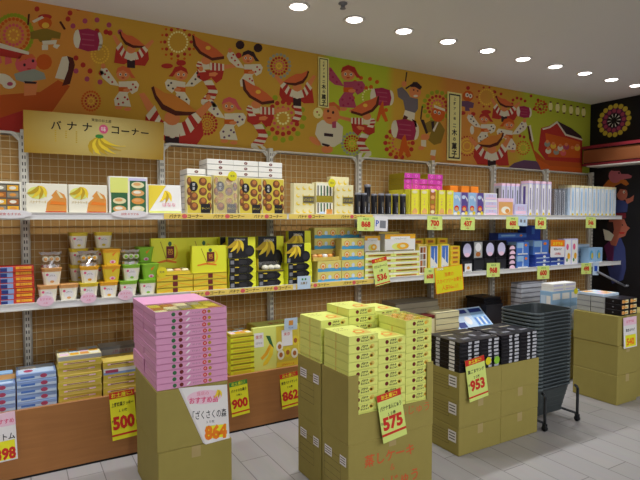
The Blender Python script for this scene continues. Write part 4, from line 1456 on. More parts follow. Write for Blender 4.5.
def tallpack(wd, d, h, m1, m2, m3, topm):
    b = MB()
    b.box(0, wd, 0, d, 0, h, m1, 0.001)
    f = front(b, wd, h)
    f.rect(wd * 0.10, wd * 0.75, h * 0.03, h * 0.9, m2, 0); f.rect(wd * 0.3, wd * 0.5, h * 0.2, h * 0.8, m3, 1)
    f.ell(wd * 0.45, h * 0.07, wd * 0.3, h * 0.045, 'sun_yellow', 2, 10)
    f.rect(0, wd, h * 0.93, h, topm, 2)
    g = leftface(b, d, h)
    g.rect(d * 0.1, d * 0.9, h * 0.04, h * 0.9, m2, 0); g.rect(d * 0.3, d * 0.6, h * 0.1, h * 0.85, m3, 1)
    g.rect(0, d, h * 0.93, h, topm, 1)
    return b.build('tall_pack')


h1 = at(505, 183, 3.62).z - U
tp = tallpack(0.052, 0.10, h1, 'lilac', 'silver_print', 'black_mid', 'paper_pink')
NB = ['first', 'second', 'third', 'fourth', 'fifth', 'sixth']
for i, px in enumerate((501.5, 506.3, 511, 515.6, 520.3, 525)):
    place(tp, (ax(px, 3.64), 3.64, U), 'tall white and dark pack in back row, %s from left' % NB[i], 'pack', 'tall packs in back row')
h1 = at(528, 180.5, YF).z - U
tp2 = tallpack(0.058, 0.10, h1, 'lilac', 'white_box', 'purple', 'paper_pink')
for i, px in enumerate((528.5, 535.2, 541.6, 547.3)):
    place(tp2, (ax(px, YF) + 0.001, YF, U), 'tall lilac pack in front row, %s from left' % NB[i], 'pack', 'tall lilac packs')
x0, w, h = dims(555, 567.5, 184, 3.57, U)
b = MB(); b.box(0, 0.004, 0, 0.14, 0, h, 'clear_plastic'); b.box(w - 0.004, w, 0, 0.14, 0, h, 'clear_plastic'); b.box(0.0045, w - 0.0045, 0, 0.004, 0, h, 'clear_plastic'); b.box(0, w, 0, 0.14, h + .0005, h + 0.004, 'clear_plastic')
o = b.build('display_case')
place(o, (x0, 3.57, U), 'clear display case between the lilac and light blue packs', 'display case')
gb = simple_box('grey_pack', 0.056, 0.1, h * 0.86, 'grey_mid', lambda f, w, h: (f.rect(w * 0.1, w * 0.9, h * 0.05, h * 0.95, 'silver_print', 0), f.rect(w * 0.3, w * 0.6, h * 0.1, h * 0.9, 'grey_mid', 1)))
for i in range(3):
    place(gb, (x0 + 0.012 + i * 0.066, 3.59, U), 'grey pack inside the clear display case, ' + ('left', 'middle', 'right')[i], 'pack', 'grey packs in the display case')
h1 = at(570, 185, YF).z - U
tp3 = tallpack(0.062, 0.16, h1, 'white_box', 'sky_pale', 'sky_box', 'cream')
tp4 = tallpack(0.062, 0.16, h1, 'sky_pale', 'white_box', 'sky_pale', 'cream')
n = 11
xa, xb = ax(569, YF) + .035, 6.10
for i in range(n):
    xx = xa + (xb - xa - 0.062) * i / (n - 1)
    lab = 'tall light blue pack, %s' % ('leftmost, beside clear case' if i == 0 else 'farthest, at end of upper shelf' if i == n - 1 else '%s from left' % ORD[i])
    place(tp4 if i % 3 == 1 else tp3, (xx, YF, U), lab, 'pack', 'tall light blue packs')

# ================================================================== LOWER SHELF
V = S2 + 0.0006
# red, blue and yellow boxes at the left edge
bw = ax(33, YF) - ax(-16, YF)


def redfront(f, w, h):
    f.rect(0.001, w * 0.25, h * 0.5, h - 0.001, 'sun_yellow', 0); f.rect(w * 0.30, w * 0.56, h * 0.12, h - 0.001, 'blue_pack', 0); f.rect(w * 0.30, w * 0.44, h * 0.12, h * 0.8, 'navy', 1); f.rect(w * 0.62, w * 0.95, h * 0.5, h - 0.001, 'amber', 0)
    f.text('雷おこし', w * 0.79, h * 0.55, h * 0.36, 'ink_red', 2, w * 0.3)
    f.rect(w * 0.62, w * 0.95, h * 0.12, h * 0.25, 'orange', 0)


rb = simple_box('snack_box', bw, 0.14, 0.0318, 'red_box', redfront, None, lambda f, w, d: f.rect(w * 0.1, w * 0.9, d * 0.1, d * 0.9, 'ink_red', 0))
for xx in (ax(-16, YF),):
    stack(rb, xx, YF, V, 7, 0.0325, 'red, blue and yellow flat box', 'in stack at far left', 'box', 'red snack boxes', jit=0.002, rj=0.8)

# dessert cups
CUPH = 0.105


def cup(body, topc, bag=None):
    b = MB()
    w1, w2 = 0.041, 0.054
    h = CUPH - 0.001

    def ring(z, s):
        hw = w1 + (w2 - w1) * z / h
        hw *= s
        c = 0.012
        return [(-hw + c, -hw, z), (hw - c, -hw, z), (hw, -hw + c, z), (hw, hw - c, z), (hw - c, hw, z), (-hw + c, hw, z), (-hw, hw - c, z), (-hw, -hw + c, z)]
    zs = [0, 0.78 * h, 0.785 * h, 0.94 * h, 0.945 * h, h]
    ss = [1, 1, 1.0, 1.0, 1.05, 1.05]
    rings = [ring(z, s) for z, s in zip(zs, ss)]
    for i in range(5):
        vs = rings[i] + rings[i + 1]
        b.add(vs, [(k, (k + 1) % 8, 8 + (k + 1) % 8, 8 + k) for k in range(8)], body if i == 0 else topc)
    b.add(rings[0], [tuple(range(8))[::-1]], body)
    b.add(rings[-1], [tuple(range(8))], topc)
    sl = (w2 - w1) / h
    f = Face(b, (0, -w1, 0), (1, 0, 0), (0, -sl, 1))
    if bag != 'full':
        f.ell(0, h * 0.42, 0.026, h * 0.30, 'paper', 0, 16)
        f.text('ぷりん', 0, h * 0.5, 0.012, 'ink_grey', 1, 0.036); f.ell(0.0, h * 0.2, 0.012, 0.008, topc, 1, 10); f.ell(-0.026, h * 0.62, 0.008, 0.008, 'ink_pink', 1, 8)
    else:
        f.poly([(0.0, h * 0.7), (0.028, h * 0.86), (0.006, h * 0.55)], 'orange', 1); f.ell(0.004, h * 0.22, 0.018, h * 0.11, 'paper_pink', 1, 10); f.ell(0.004, h * 0.20, 0.009, h * 0.07, 'ink_pink', 2, 10)
    o = b.build('dessert_cup')
    if bag in ('clear', 'foil'):
        b = MB()
        for k in (-1, 0, 1):
            b.tube([(k * 0.032, -0.030, CUPH + 0.052), (k * 0.032, -0.012, CUPH + 0.052)], 0.017, 'cream_pale', 14)
            b.tube([(k * 0.032, -0.0315, CUPH + 0.052), (k * 0.032, -0.03, CUPH + 0.052)], 0.010, topc, 12)
        b.build('sweet', o)
        b = MB()
        # gathered bag: flared upper edge and wrinkled foil foot
        nn = 20
        prof = [(0.050, 0.0, 0.050), (0.054, 0.018, 0.045), (0.052, 0.045, 0.036), (0.056, 0.078, 0.022), (0.064, 0.094, 0.008)]
        rs = []
        for i, (a_, z_, d_) in enumerate(prof):
            rs.append([(a_ * math.cos(2 * math.pi * k / nn) * (1 + 0.05 * math.sin(k * 2.3 + i)), d_ * math.sin(2 * math.pi * k / nn) * (1 + 0.08 * math.cos(k * 3.1 + i)), CUPH + z_ + 0.003 * math.sin(k * 2.1)) for k in range(nn)])
        for i in range(len(rs) - 1):
            b.add(rs[i] + rs[i + 1], [(k, (k + 1) % nn, nn + (k + 1) % nn, nn + k) for k in range(nn)], 'foil' if i in (0, 3) else 'clear_plastic')
        b.build('wrapper', o)
    return o


cup_peach, cup_peach_bag = cup('cream_pale', 'peach'), cup('cream_pale', 'peach', 'foil')
cup_yel, cup_yel_bag = cup('cream_pale', 'sun_yellow'), cup('cream_pale', 'amber', 'foil')
cup_amber, cup_full = cup('cream_pale', 'amber'), cup('sun_yellow', 'amber', 'full')
cup_green, cup_green_bag, cup_lime = cup('cream_pale', 'lime_cup'), cup('cream_pale', 'lime_cup', 'foil'), cup('lime_cup', 'lime_cup', 'full')
GC = 'dessert cups'
CY = 3.59
for k, (px, Y, lev, p, lab) in enumerate((
    (46, CY, 0, cup_peach, 'cream dessert cup with peach band, lower left by the red boxes'), (50, CY, 1, cup_peach_bag, 'peach banded cup with bag of sweets on top, above lower left cup'),
    (66.5, CY, 0, cup_peach, 'cream dessert cup with peach band, second from left in lowest row'), (87, CY, 0, cup_yel, 'cream dessert cup with yellow band, third from left in lowest row'),
    (88, CY, 1, cup_yel_bag, 'amber banded cup with bag of sweets on top, over third cup of lowest row'), (107, CY, 0, cup_amber, 'cream dessert cup with amber band, fourth from left in lowest row'),
    (110, CY, 1, cup_full, 'all yellow dessert cup, lower of the two yellow ones'), (110, CY, 2, cup_full, 'all yellow dessert cup, upper of the two yellow ones'),
    (126.5, CY, 0, cup_green, 'cream dessert cup with green band, fifth from left in lowest row'), (129.6, CY, 1, cup_green_bag, 'green banded cup with bag of sweets on top'),
    (146, CY, 0, cup_green, 'cream dessert cup with green band, rightmost in lowest row'), (148.6, CY, 1, cup_lime, 'all green dessert cup, lower of the two green ones by the lime boxes'),
    (143.5, 3.72, 2, cup_lime, 'all green dessert cup, upper one in the back by the lime boxes'))):
    place(p, (ax(px, Y), Y, V + lev * CUPH), lab, 'cup', GC, R(random.uniform(-3, 3)))
place(cup_lime, (ax(143.5, 3.72), 3.72, V), 'all green dessert cup in the back, lowest of its column', 'cup', GC)
place(cup_lime, (ax(143.5, 3.72), 3.72, V + CUPH), 'all green dessert cup in the back, middle of its column', 'cup', GC)
for px, nm in ((77.5, 'left'), (102.5, 'right')):
    for lev in range(4):
        place(cup_yel, (ax(px, 3.74), 3.74, V + lev * CUPH), 'yellow banded cup in %s back column, %s' % (nm, ('lowest', 'second from below', 'third from below', 'on top')[lev]), 'cup', GC, R(random.uniform(-4, 4)))

# lime boxes with black seal
FLH = 0.0435
fw = ax(192.3, YF) - ax(156.5, YF)


def flat_lime(f, w, h):
    f.rect(0, w, h * 0.86, h, 'olive', 0)
    f.poly([(0, h * 0.2), (w * 0.42, h * 0.75), (w * 0.42, h * 0.6), (0, h * 0.02)], 'amber', 0); f.poly([(w, h * 0.2), (w * 0.58, h * 0.75), (w * 0.58, h * 0.6), (w, h * 0.02)], 'amber', 0)
    f.rect(w * 0.43, w * 0.57, h * 0.15, h * 0.88, 'maroon', 1)


lime_flat = simple_box('lime_flat_box', fw, 0.24, FLH - 0.001, 'sun_yellow', flat_lime)
for c, px in enumerate((156.5, 193)):
    stack(lime_flat, ax(px, YF), YF, V, 3, FLH, 'yellow flat box with dark seal', 'in %s lime stack' % ('left', 'right')[c], 'box', 'yellow flat boxes with dark seal', jit=0.001, rj=0.2)


def limefront(f, w, h):
    f.rect(w * 0.42, w * 0.64, h * 0.40, h * 0.76, 'maroon', 2); f.text('芭', w * 0.53, h * 0.52, h * 0.16, 'amber', 3, w * 0.15)
    f.ell(w * 0.62, h * 0.58, w * 0.12, h * 0.24, 'amber', 1); f.ell(w * 0.59, h * 0.6, w * 0.11, h * 0.22, 'lime_box', 1.5)
    f.poly([(w * 0.25, h * 0.9), (w * 0.27, h * 0.9), (w * 0.45, h * 0.3), (w * 0.43, h * 0.3)], 'olive', 1)
    f.poly([(w * 0.15, h * 0.3), (w * 0.45, h * 0.38), (w * 0.7, h * 0.30), (w * 0.7, h * 0.25), (w * 0.4, h * 0.3), (w * 0.15, h * 0.25)], 'orange', 1)
    f.ell(w * 0.52, h * 0.83, w * 0.05, h * 0.07, 'green_tray', 2)


ZL = V + 3 * FLH + 0.0005
wl = ax(187, 3.70) - ax(151, 3.70)
hl = at(151, 238.5, 3.70).z - ZL
lime = simple_box('lime_gift_box', wl, 0.045, hl, 'lime_box', limefront)
place(lime, (ax(156.5, YF) + 0.002, 3.715, ZL), 'upright lime gift box with dark seal, left one behind the sample tray', 'box', 'upright lime gift boxes')
place(lime, (ax(193, YF) + 0.004, 3.72, ZL), 'upright lime gift box with dark seal, mostly hidden behind the front one', 'box', 'upright lime gift boxes')
lime_f = simple_box('lime_gift_box', wl, 0.045, at(193, 246, 3.54).z - ZL, 'lime_box', limefront)
place(lime_f, (ax(192, YF) + 0.0, 3.54, ZL), 'upright lime gift box with dark seal, in front on right stack', 'box', 'upright lime gift boxes')
b = MB()
tw = fw * 0.9
b.box(0, tw, 0, 0.13, 0, 0.006, 'sun_yellow')
for q in ((0, tw, 0, 0.003), (0, tw, 0.127, 0.13)):
    b.box(q[0], q[1], q[2], q[3], 0.0065, 0.022, 'sun_yellow')
tray = b.build('sample_tray')
for k in range(4):
    b = MB(); b.box(0, 0.045, 0, 0.1, 0, 0.028, 'cream' if k % 2 else 'peach', 0.008); b.build('wrapped_cake', tray, (0.01 + k * 0.052, 0.012, 0.0065))
place(tray, (ax(158, YF), 3.54, ZL), 'open yellow sample tray of wrapped cakes on left lime stack', 'tray')

# black boxes with banana print
BH = 0.0555
bw = ax(256, YF) - ax(229, YF)


def blackflat(f, w, h):
    f.rect(0, w * 0.74, 0, h, 'black_gloss', 0)
    f.rect(w * 0.05, w * 0.18, h * 0.25, h * 0.75, 'grey_mid', 1)
    f.poly([(w * 0.74, 0), (w * 0.74, h), (w * 0.8, h * 0.9), (w * 0.9, h * 0.55), (w * 0.82, h * 0.15)], 'black_gloss', 1)
    f.ell(w * 0.5, h * 0.5, w * 0.16, h * 0.3, 'black_mid', 1); f.rect(w * 0.2, w * 0.35, h * 0.78, h * 0.9, 'banana', 1)


def blackup(f, w, h):
    f.rect(0, w * 0.72, 0, h, 'black_gloss', 0)
    bananas(f, w * 0.30, h * 0.90, min(h * 0.66, w * 0.6), L=2, n=4)
    f.ell(w * 0.76, h * 0.33, w * 0.20, h * 0.28, 'black_gloss', 1); f.ell(w * 0.76, h * 0.33, w * 0.14, h * 0.19, 'black_mid', 7)
    f.text('BANANA', w * 0.42, h * 0.84, h * 0.09, 'silver_print', 7, w * 0.4)
    f.rect(w * 0.03, w * 0.14, h * 0.05, h * 0.25, 'grey_mid', 2)


blk = simple_box('banana_gift_box', bw, 0.17, BH - 0.001, 'lime_box', blackflat)
stk = ((229, 4, 'left'), (258, 2, 'middle'), (288, 3, 'right'))
for px, n, nm in stk:
    stack(blk, ax(px, YF), YF, V, n, BH, 'black and yellow banana gift box', 'in %s black stack' % nm, 'box', 'black and yellow banana gift boxes', jit=0.002, rj=0.4)
hu = at(226, 238.5, YF).z - (V + 4 * BH)
up = simple_box('banana_gift_box', ax(256, YF) - ax(228.5, YF), 0.05, 0.152, 'lime_box', blackup)
place(up, (ax(228, YF), YF + 0.004, V + 4 * BH + 0.0012), 'upright black banana print box on left black stack, in front', 'box', 'upright banana print boxes')
place(up, (ax(228, YF) - 0.024, YF + 0.1, V + 4 * BH + 0.0012), 'upright black banana print box on left black stack, behind', 'box', 'upright banana print boxes', tilt=(0.0, 0))
up2 = simple_box('banana_gift_box', 0.216, 0.05, 0.262, 'lime_box', blackup)
place(up2, (ax(253.5, YF + 0.12) + .036, YF + 0.12, V + 2 * BH + 0.0012), 'largest upright banana print box, behind the open sample tray', 'box')
place(up, (ax(287, YF), YF + 0.004, V + 3 * BH + 0.0012), 'upright black banana print box on right black stack, in front', 'box', 'upright banana print boxes')
up3 = simple_box('banana_gift_box', 0.2, 0.05, at(283, 231, 3.65).z - V - 3 * BH - 0.002, 'lime_box', blackup)
place(up3, (ax(288.5, YF + 0.11), YF + 0.11, V + 3 * BH + 0.0012), 'upright banana print box peeking over right black stack', 'box')
b = MB()
b.box(0, bw, 0, 0.105, 0, 0.006, 'black_mid')
for q in ((0, bw, 0, 0.003), (0, bw, 0.102, 0.105)):
    b.box(q[0], q[1], q[2], q[3], 0.0065, 0.016, 'olive')
b.box(0, 0.003, 0.0035, 0.1015, 0.0065, 0.1, 'sun_yellow')
tray = b.build('sample_tray')
for k in range(3):
    b = MB(); b.lathe([(0.004, 0), (0.022, 0.006), (0.028, 0.02), (0.022, 0.036), (0.004, 0.042)], 0, 0, 'cream_pale', 14); b.build('cake', tray, (0.075 + 0.05 * k, 0.045, 0.0068))
b = MB(); b.box(0.004, bw, 0.0035, 0.09, 0.068, 0.0705, 'clear_plastic'); b.box(0.004, bw, 0.092, 0.0945, 0.0065, 0.0705, 'clear_plastic'); b.build('clear_lid', tray)
place(tray, (ax(258, YF), YF, V + 2 * BH + 0.0012), 'open sample tray of cream cakes on middle black stack', 'tray')

# yellow and blue boxes with round emblem
EH = 0.087


def emblem(f, w, h):
    f.rect(0, w, 0, h * 0.32, 'cyan', 0)
    for c in (0.22, 0.5, 0.8):
        if c == 0.5:
            f.ell(w * c, h * 0.5, w * 0.07, h * 0.2, 'sky_pale', 1); continue
        f.ell(w * c, h * 0.52, w * 0.12, h * 0.30, 'cake', 1, 16); f.ell(w * c, h * 0.52, w * 0.085, h * 0.22, 'cream', 2, 14); f.ell(w * c, h * 0.5, w * 0.05, h * 0.13, 'orange', 3, 12)


ew = ax(341.5, YF) - ax(318, YF) - 0.001
emb = simple_box('emblem_box', ew, 0.10, EH - 0.001, 'emblem_yellow', emblem)
ge = 'yellow and blue emblem boxes'
de = 'yellow and blue emblem box'
stack(emb, ax(318, YF), YF, V, 2, EH, de, 'in front left column under the tray', 'box', ge, jit=0.001, rj=0.2)
stack(emb, ax(342, YF), YF, V, 4, EH, de, 'in front right column', 'box', ge, jit=0.001, rj=0.2)
stack(emb, ax(314.5, 3.66), 3.66, V, 5, EH, de, 'in back left column', 'box', ge, jit=0.001, rj=0.2)
stack(emb, ax(314.5, 3.66) + ew + 0.003, 3.66, V, 5, EH, de, 'in back right column', 'box', ge, jit=0.001, rj=0.2)
b = MB()
b.box(0, ew * 1.1, 0, 0.11, 0, 0.006, 'yellow_art')
for q in ((0, ew * 1.1, 0, 0.003), (0, ew * 1.1, 0.107, 0.11)):
    b.box(q[0], q[1], q[2], q[3], 0.0065, 0.03 if q[2] == 0 else 0.08, 'yellow_art')
tray = b.build('sample_tray')
for k in range(4):
    b = MB(); b.box(0, 0.04, 0, 0.08, 0, 0.045, ('peach', 'cake', 'white_box', 'cake')[k], 0.01); b.build('wrapped_cake', tray, (0.008 + k * 0.047, 0.012, 0.0065))
place(tray, (ax(313.5, YF), YF, V + 2 * EH + 0.001), 'open yellow sample tray of wrapped cakes on the emblem boxes', 'tray')

# pale yellow flat boxes with brown bands
PH = 0.0455


def palefl(f, w, h):
    f.rect(0, w, h * 0.62, h, 'cream_pale', 0); f.rect(w * 0.1, w * 0.9, h * 0.2, h * 0.5, 'cake_dark', 1); f.rect(w * 0.3, w * 0.7, h * 0.25, h * 0.45, 'gold', 2)


pwid = ax(420, YF) - ax(393.5, YF) - 0.002
pale = simple_box('baumkuchen_box', pwid, 0.2, PH - 0.001, 'yellow_box', palefl)
stack(pale, ax(365.5, YF), YF, V, 5, PH, 'pale yellow brown banded box', 'in stack behind the 536 card', 'box', 'pale yellow flat boxes', jit=0.002, rj=0.3)
stack(pale, ax(393.5, YF), YF, V, 5, PH, 'pale yellow brown banded box', 'in stack right of the 536 card', 'box', 'pale yellow flat boxes', jit=0.002, rj=0.3)


def baum(f, w, h):
    f.rect(0, w, h * 0.72, h, 'amber', 0); f.rect(w * 0.18, w * 0.82, h * 0.62, h * 0.86, 'white_box', 1); f.text('バウムクーヘン', w * 0.5, h * 0.68, h * 0.11, 'ink_grey', 2, w * 0.55)
    f.ell(w * 0.42, h * 0.28, w * 0.2, h * 0.2, 'yellow_box', 1); f.ell(w * 0.58, h * 0.3, w * 0.2, h * 0.2, 'amber', 2); f.ell(w * 0.58, h * 0.3, w * 0.09, h * 0.09, 'cream', 3)
    f.rect(w * 0.05, w * 0.95, h * 0.03, h * 0.07, 'gold', 1)


x0, w, h = dims(384, 414.5, 234.5, YF, V + 5 * PH)
o = simple_box('baumkuchen_box', w, 0.09, h, 'white_box', baum)
place(o, (ax(385, YF), YF, V + 5 * PH + 0.0018), 'upright white and orange cake box on the pale yellow stacks', 'box')
o = simple_box('baumkuchen_box', 0.16, 0.05, 0.135, 'white_box', baum)
place(o, (ax(365.5, YF), YF + 0.01, V + 5 * PH + 0.0018), 'smaller upright white and orange cake box behind the 536 card', 'box')
o = simple_box('tall_cake_box', 0.23, 0.05, at(381, 232, 3.66).z - V - 5 * PH - 0.002, 'yellow_art')
place(o, (ax(388, YF), 3.66, V + 5 * PH + 0.0018), 'plain yellow box peeking over the white and orange cake box', 'box')

# yellow boxes with tower picture
x0, w, h = dims(419, 427.5, 244.5, YF, V)


def window_cakes(f, w, h):
    f.rect(w * 0.1, w * 0.9, h * 0.05, h * 0.93, 'white_box', 0)
    for c in range(2):
        for k in range(4):
            f.rect(w * (0.18 + 0.34 * c), w * (0.46 + 0.34 * c), h * (0.1 + 0.21 * k), h * (0.28 + 0.21 * k), ('chestnut', 'cake_dark', 'grey_warm')[(k + c) % 3], 1)


o = simple_box('cake_box', w, 0.06, h, 'yellow_art', window_cakes)
place(o, (x0, YF, V), 'opened box of brown cakes left of the tower picture boxes', 'box')


def tower(f, w, h):
    f.rect(w * 0.2, w * 0.9, h * 0.04, h * 0.96, 'white_box', 0); f.poly([(w * 0.25, h * 0.96), (w * 0.85, h * 0.96), (w * 0.85, h * 0.35), (w * 0.25, h * 0.6)], 'blue_box', 1)
    f.poly([(w * 0.5, h * 0.1), (w * 0.66, h * 0.1), (w * 0.59, h * 0.9), (w * 0.57, h * 0.9)], 'white_box', 2); f.rect(w * 0.0, w * 0.16, 0, h, 'sun_yellow', 1)
    f.rect(w * 0.3, w * 0.8, h * 0.08, h * 0.3, 'sky_pale', 1)


x0, w, h = dims(428.7, 439, 245, YF, V)
tw_ = simple_box('tower_picture_box', w, 0.06, h, 'sun_yellow', tower)
place(tw_, (x0, YF, V), 'yellow box with blue tower picture, left of the two', 'box', 'tower picture boxes')
place(tw_, (ax(439.8, YF), YF, V), 'yellow box with blue tower picture, right of the two', 'box', 'tower picture boxes')


def smally(f, w, h):
    f.rect(w * 0.1, w * 0.9, h * 0.15, h * 0.85, 'amber', 0); f.rect(w * 0.25, w * 0.75, h * 0.3, h * 0.7, 'cake_dark', 1)


sy = simple_box('small_yellow_box', ax(460.3, YF) - ax(451, YF), 0.13, 0.042, 'sun_yellow', smally)
stack(sy, ax(451, YF), YF, V, 6, 0.0428, 'small yellow box', 'in stack beside the tower picture boxes', 'box', 'small yellow boxes', jit=0.001, rj=0.3)
sy2 = simple_box('yellow_back_box', 0.128, 0.10, at(430, 238.5, 3.64).z - V, 'sun_yellow', lambda f, w, h: smally(Face(f.mb, f.o + f.v * h * 0.83, f.u, f.v), w, h * 0.16))
for i, px in enumerate((416, 428.3, 440.5)):
    place(sy2, (ax(px, 3.64) + 0.0015 * i, 3.68, V), 'yellow box behind the tower picture boxes, %s of three' % ('left', 'middle', 'right')[i], 'box', 'yellow boxes in back row')

# black boxes with oval window
x0, w, h = dims(461.8, 473.3, 241.5, YF, V)
hlow = 0.125


def oval(f, w, h):
    f.ell(w * 0.5, h * 0.5, w * 0.36, h * 0.39, 'lilac', 1, 22); f.ell(w * 0.5, h * 0.24, w * 0.24, h * 0.12, 'paper_pink', 2, 14)


ob_ = simple_box('oval_window_box', w, 0.10, h - hlow - 0.002, 'black_gloss', oval)
lowb = simple_box('black_tray_box', w, 0.12, hlow, 'black_gloss', lambda f, w, h: (f.rect(w * 0.08, w * 0.92, h * 0.2, h * 0.9, 'black_mid', 0), f.rect(w * 0.2, w * 0.8, h * 0.1, h * 0.16, 'grey_mid', 1)))
for i, px in enumerate((461.8, 473.8, 484.6, 496)):
    xx = ax(px, YF) + 0.003 * i
    place(lowb, (xx, YF, V), 'low black box under the oval window boxes, %s from left' % ('first', 'second', 'third', 'fourth')[i], 'box', 'low black boxes')
    if i != 1:
        place(ob_, (xx, YF, V + hlow + 0.001), 'black box with pale oval window, ' + ('leftmost, beside small yellow stack', '', 'middle, right of the sample', 'rightmost, beside pale crescent stack')[i], 'box', 'black oval window boxes')
    else:
        o = simple_box('sample_box', w * 0.9, 0.08, h - hlow - 0.004, 'black_mid', lambda f, w, h: (f.rect(w * .1, w * .9, h * .05, h * .95, 'grey_box', 0), f.ell(w * .5, h * .65, w * .3, h * .25, 'paper', 1), f.ell(w * .5, h * .25, w * .25, h * .14, 'cake_dark', 1)))
        place(o, (xx + 0.004, YF + 0.01, V + hlow + 0.001), 'opened sample between the black oval window boxes', 'box')
cw = ax(515.5, YF) - ax(508.6, YF)
cres = simple_box('crescent_box', cw, 0.12, 0.048, 'black_gloss', lambda f, w, h: f.poly([(w * (0.5 + 0.42 * math.cos(math.pi * k / 10)), h * (0.15 + 0.75 * math.sin(math.pi * k / 10))) for k in range(11)], 'paper_pink', 1))
stack(cres, ax(508.6, YF) + 0.012, YF, V, 5, 0.0488, 'small black box with pale crescent end', 'in stack beside oval window boxes', 'box', 'pale crescent boxes', jit=0.001, rj=0.2)
b = MB(); b.box(-0.045, 0.045, 0, 0.0012, 0, 0.085, 'paper'); f = Face(b, (-0.045, 0, 0), (1, 0, 0), (0, 0, 1)); f.ell(0.045, 0.045, 0.02, 0.016, 'cake', 1); f.rect(0.01, 0.08, 0.01, 0.016, 'ink_grey', 1)
o = b.build('picture_card', loc=(ax(468.5, 3.52), 3.515, V)); tag(o, 'small white picture card in front of the low black boxes', 'card')

# blue boxes


def bluef(f, w, h):
    f.rect(w * 0.05, w * 0.55, h * 0.55, h * 0.95, 'sky_box', 0); f.poly([(w * 0.45, h * 0.05), (w * 0.55, h * 0.05), (w * 0.51, h * 0.95)], 'sky_pale', 1)
    f.ell(w * 0.75, h * 0.75, w * 0.1, h * 0.1, 'orange', 1); f.rect(w * 0.1, w * 0.9, h * 0.05, h * 0.14, 'white_box', 1)


def bluel(f, w, h):
    f.rect(w * 0.05, w * 0.95, h * 0.12, h * 0.3, 'sky_pale', 0); f.ell(w * 0.6, h * 0.55, w * 0.1, h * 0.25, 'white_box', 1)


b1 = simple_box('blue_sweets_box', 0.19, 0.11, 0.135, 'blue_box', bluef, lambda f, d, h: f.rect(0, d, h * .6, h, 'sky_box', 0))
place(b1, (ax(517.3, YF), YF, V), 'bright blue box, lowest at left front of the blue group', 'box', 'bright blue boxes')
place(b1, (ax(515, YF) + 0.03, YF + 0.0, V + 0.137), 'bright blue box standing on the left front blue one', 'box', 'bright blue boxes')
fl = simple_box('blue_flat_box', 0.235, 0.16, 0.043, 'blue_deep', bluel)
for c, px in enumerate((535.5,)):
    stack(fl, ax(px, YF) + 0.012, YF, V, 3, 0.0438, 'deep blue flat box', 'in stack at front of blue group', 'box', 'deep blue flat boxes', jit=0.002, rj=0.3)
xfl = ax(535.5, YF) + 0.012 + 0.24
stack(fl, xfl, YF, V, 3, 0.0438, 'deep blue flat box', 'in stack behind the white and orange notice', 'box', 'deep blue flat boxes', jit=0.001, rj=0.2)
b2 = simple_box('blue_sweets_box', 0.25, 0.11, 0.15, 'blue_box', bluef, lambda f, d, h: f.rect(0, d, h * .6, h, 'sky_box', 0))
place(b2, (ax(532, YF) + 0.055, YF + 0.02, V + 3 * 0.0438 + 0.001), 'wide bright blue box on the deep blue flat stack', 'box')
b3 = simple_box('blue_long_box', 0.44, 0.12, 0.36, 'blue_deep', lambda f, w, h: (f.rect(0, w, h * 0.86, h * 0.98, 'blue_box', 0), f.rect(w * 0.1, w * 0.6, h * 0.9, h * 0.95, 'sky_box', 1), f.ell(w * 0.8, h * 0.92, w * 0.05, h * 0.03, 'orange', 1)))
place(b3, (ax(500, 3.68), 3.70, V), 'long deep blue case at back behind the bright blue boxes', 'box')
b4 = simple_box('blue_tall_box', 0.25, 0.1, at(532, 225.5, 3.7).z - V, 'blue_deep', lambda f, w, h: f.rect(w * .4, w * .6, h * .78, h * .96, 'blue_box', 0))
place(b4, (ax(500, 3.68) + 0.45, 3.72, V), 'dark blue tall box at back, highest of blue group', 'box')
# white and orange notice, pale floral boxes
pf = simple_box('floral_box', 0.115, 0.09, at(566, 239, YF).z - V, 'lilac', lambda f, w, h: (f.rect(w * .1, w * .9, h * .05, h * .95, 'white_box', 0), f.ell(w * .4, h * .7, w * .2, h * .12, 'ink_pink', 1), f.ell(w * .6, h * .35, w * .22, h * .12, 'amber', 1), f.ell(w * .35, h * .2, w * .12, h * .07, 'ink_green', 1)))
xpf = xfl + 0.245
for i in range(2):
    place(pf, (xpf + 0.118 * i, YF, V), 'white box with pink and yellow flowers, %s of two' % ('left', 'right')[i], 'box', 'white floral boxes')
card('shop_notice', 558, 240, 257, 3.518, 14, 'paper', [('おすすめ', 0.78, 0.2, 'paper_yellow'), ('東京みやげ', 0.46, 0.14, 'ink_grey'), ('人気商品', 0.2, 0.14, 'ink_red')], 'white notice with orange head in front of the blue boxes', cat='notice', head=('ink_orange', 0.62), lean=0.0, tilt=0.03)
lb = simple_box('light_blue_box', 0.13, 0.1, at(590, 248, YF).z - V, 'sky_box', lambda f, w, h: (f.ell(w * .4, h * .55, w * .25, h * .3, 'cyan', 0), f.ell(w * .5, h * .5, w * .15, h * .2, 'nut_yellow', 1), f.rect(w * .05, w * .95, h * .04, h * .1, 'white_box', 1)))
xlb = max(xpf + 0.242, ax(589.5, YF))
for i in range(2):
    place(lb, (xlb + 0.133 * i, YF, V), 'light blue box at the far end of lower shelf, %s' % ('nearer', 'farther')[i], 'box', 'light blue boxes at far end')
lb2 = simple_box('light_blue_flat_box', 0.24, 0.12, 0.052, 'sky_pale', lambda f, w, h: f.rect(w * .05, w * .95, h * .2, h * .5, 'sky_box', 0))
stack(lb2, xlb - 0.02, 3.66, V, 4, 0.053, 'pale blue flat box', 'in back stack at far end', 'box', 'pale blue flat boxes', jit=0.001, rj=0.2)

# ================================================================== BOTTOM DECK
D = DK + 0.0006
DY = 3.45


def bluepk(f, w, h):
    f.rect(0.002, w - 0.002, h * 0.12, h * 0.5, 'sky_pale', 0); f.ell(w * 0.68, h * 0.5, w * 0.09, h * 0.3, 'mural_rose', 1); f.rect(w * 0.1, w * 0.45, h * 0.3, h * 0.6, 'blue_box', 1)


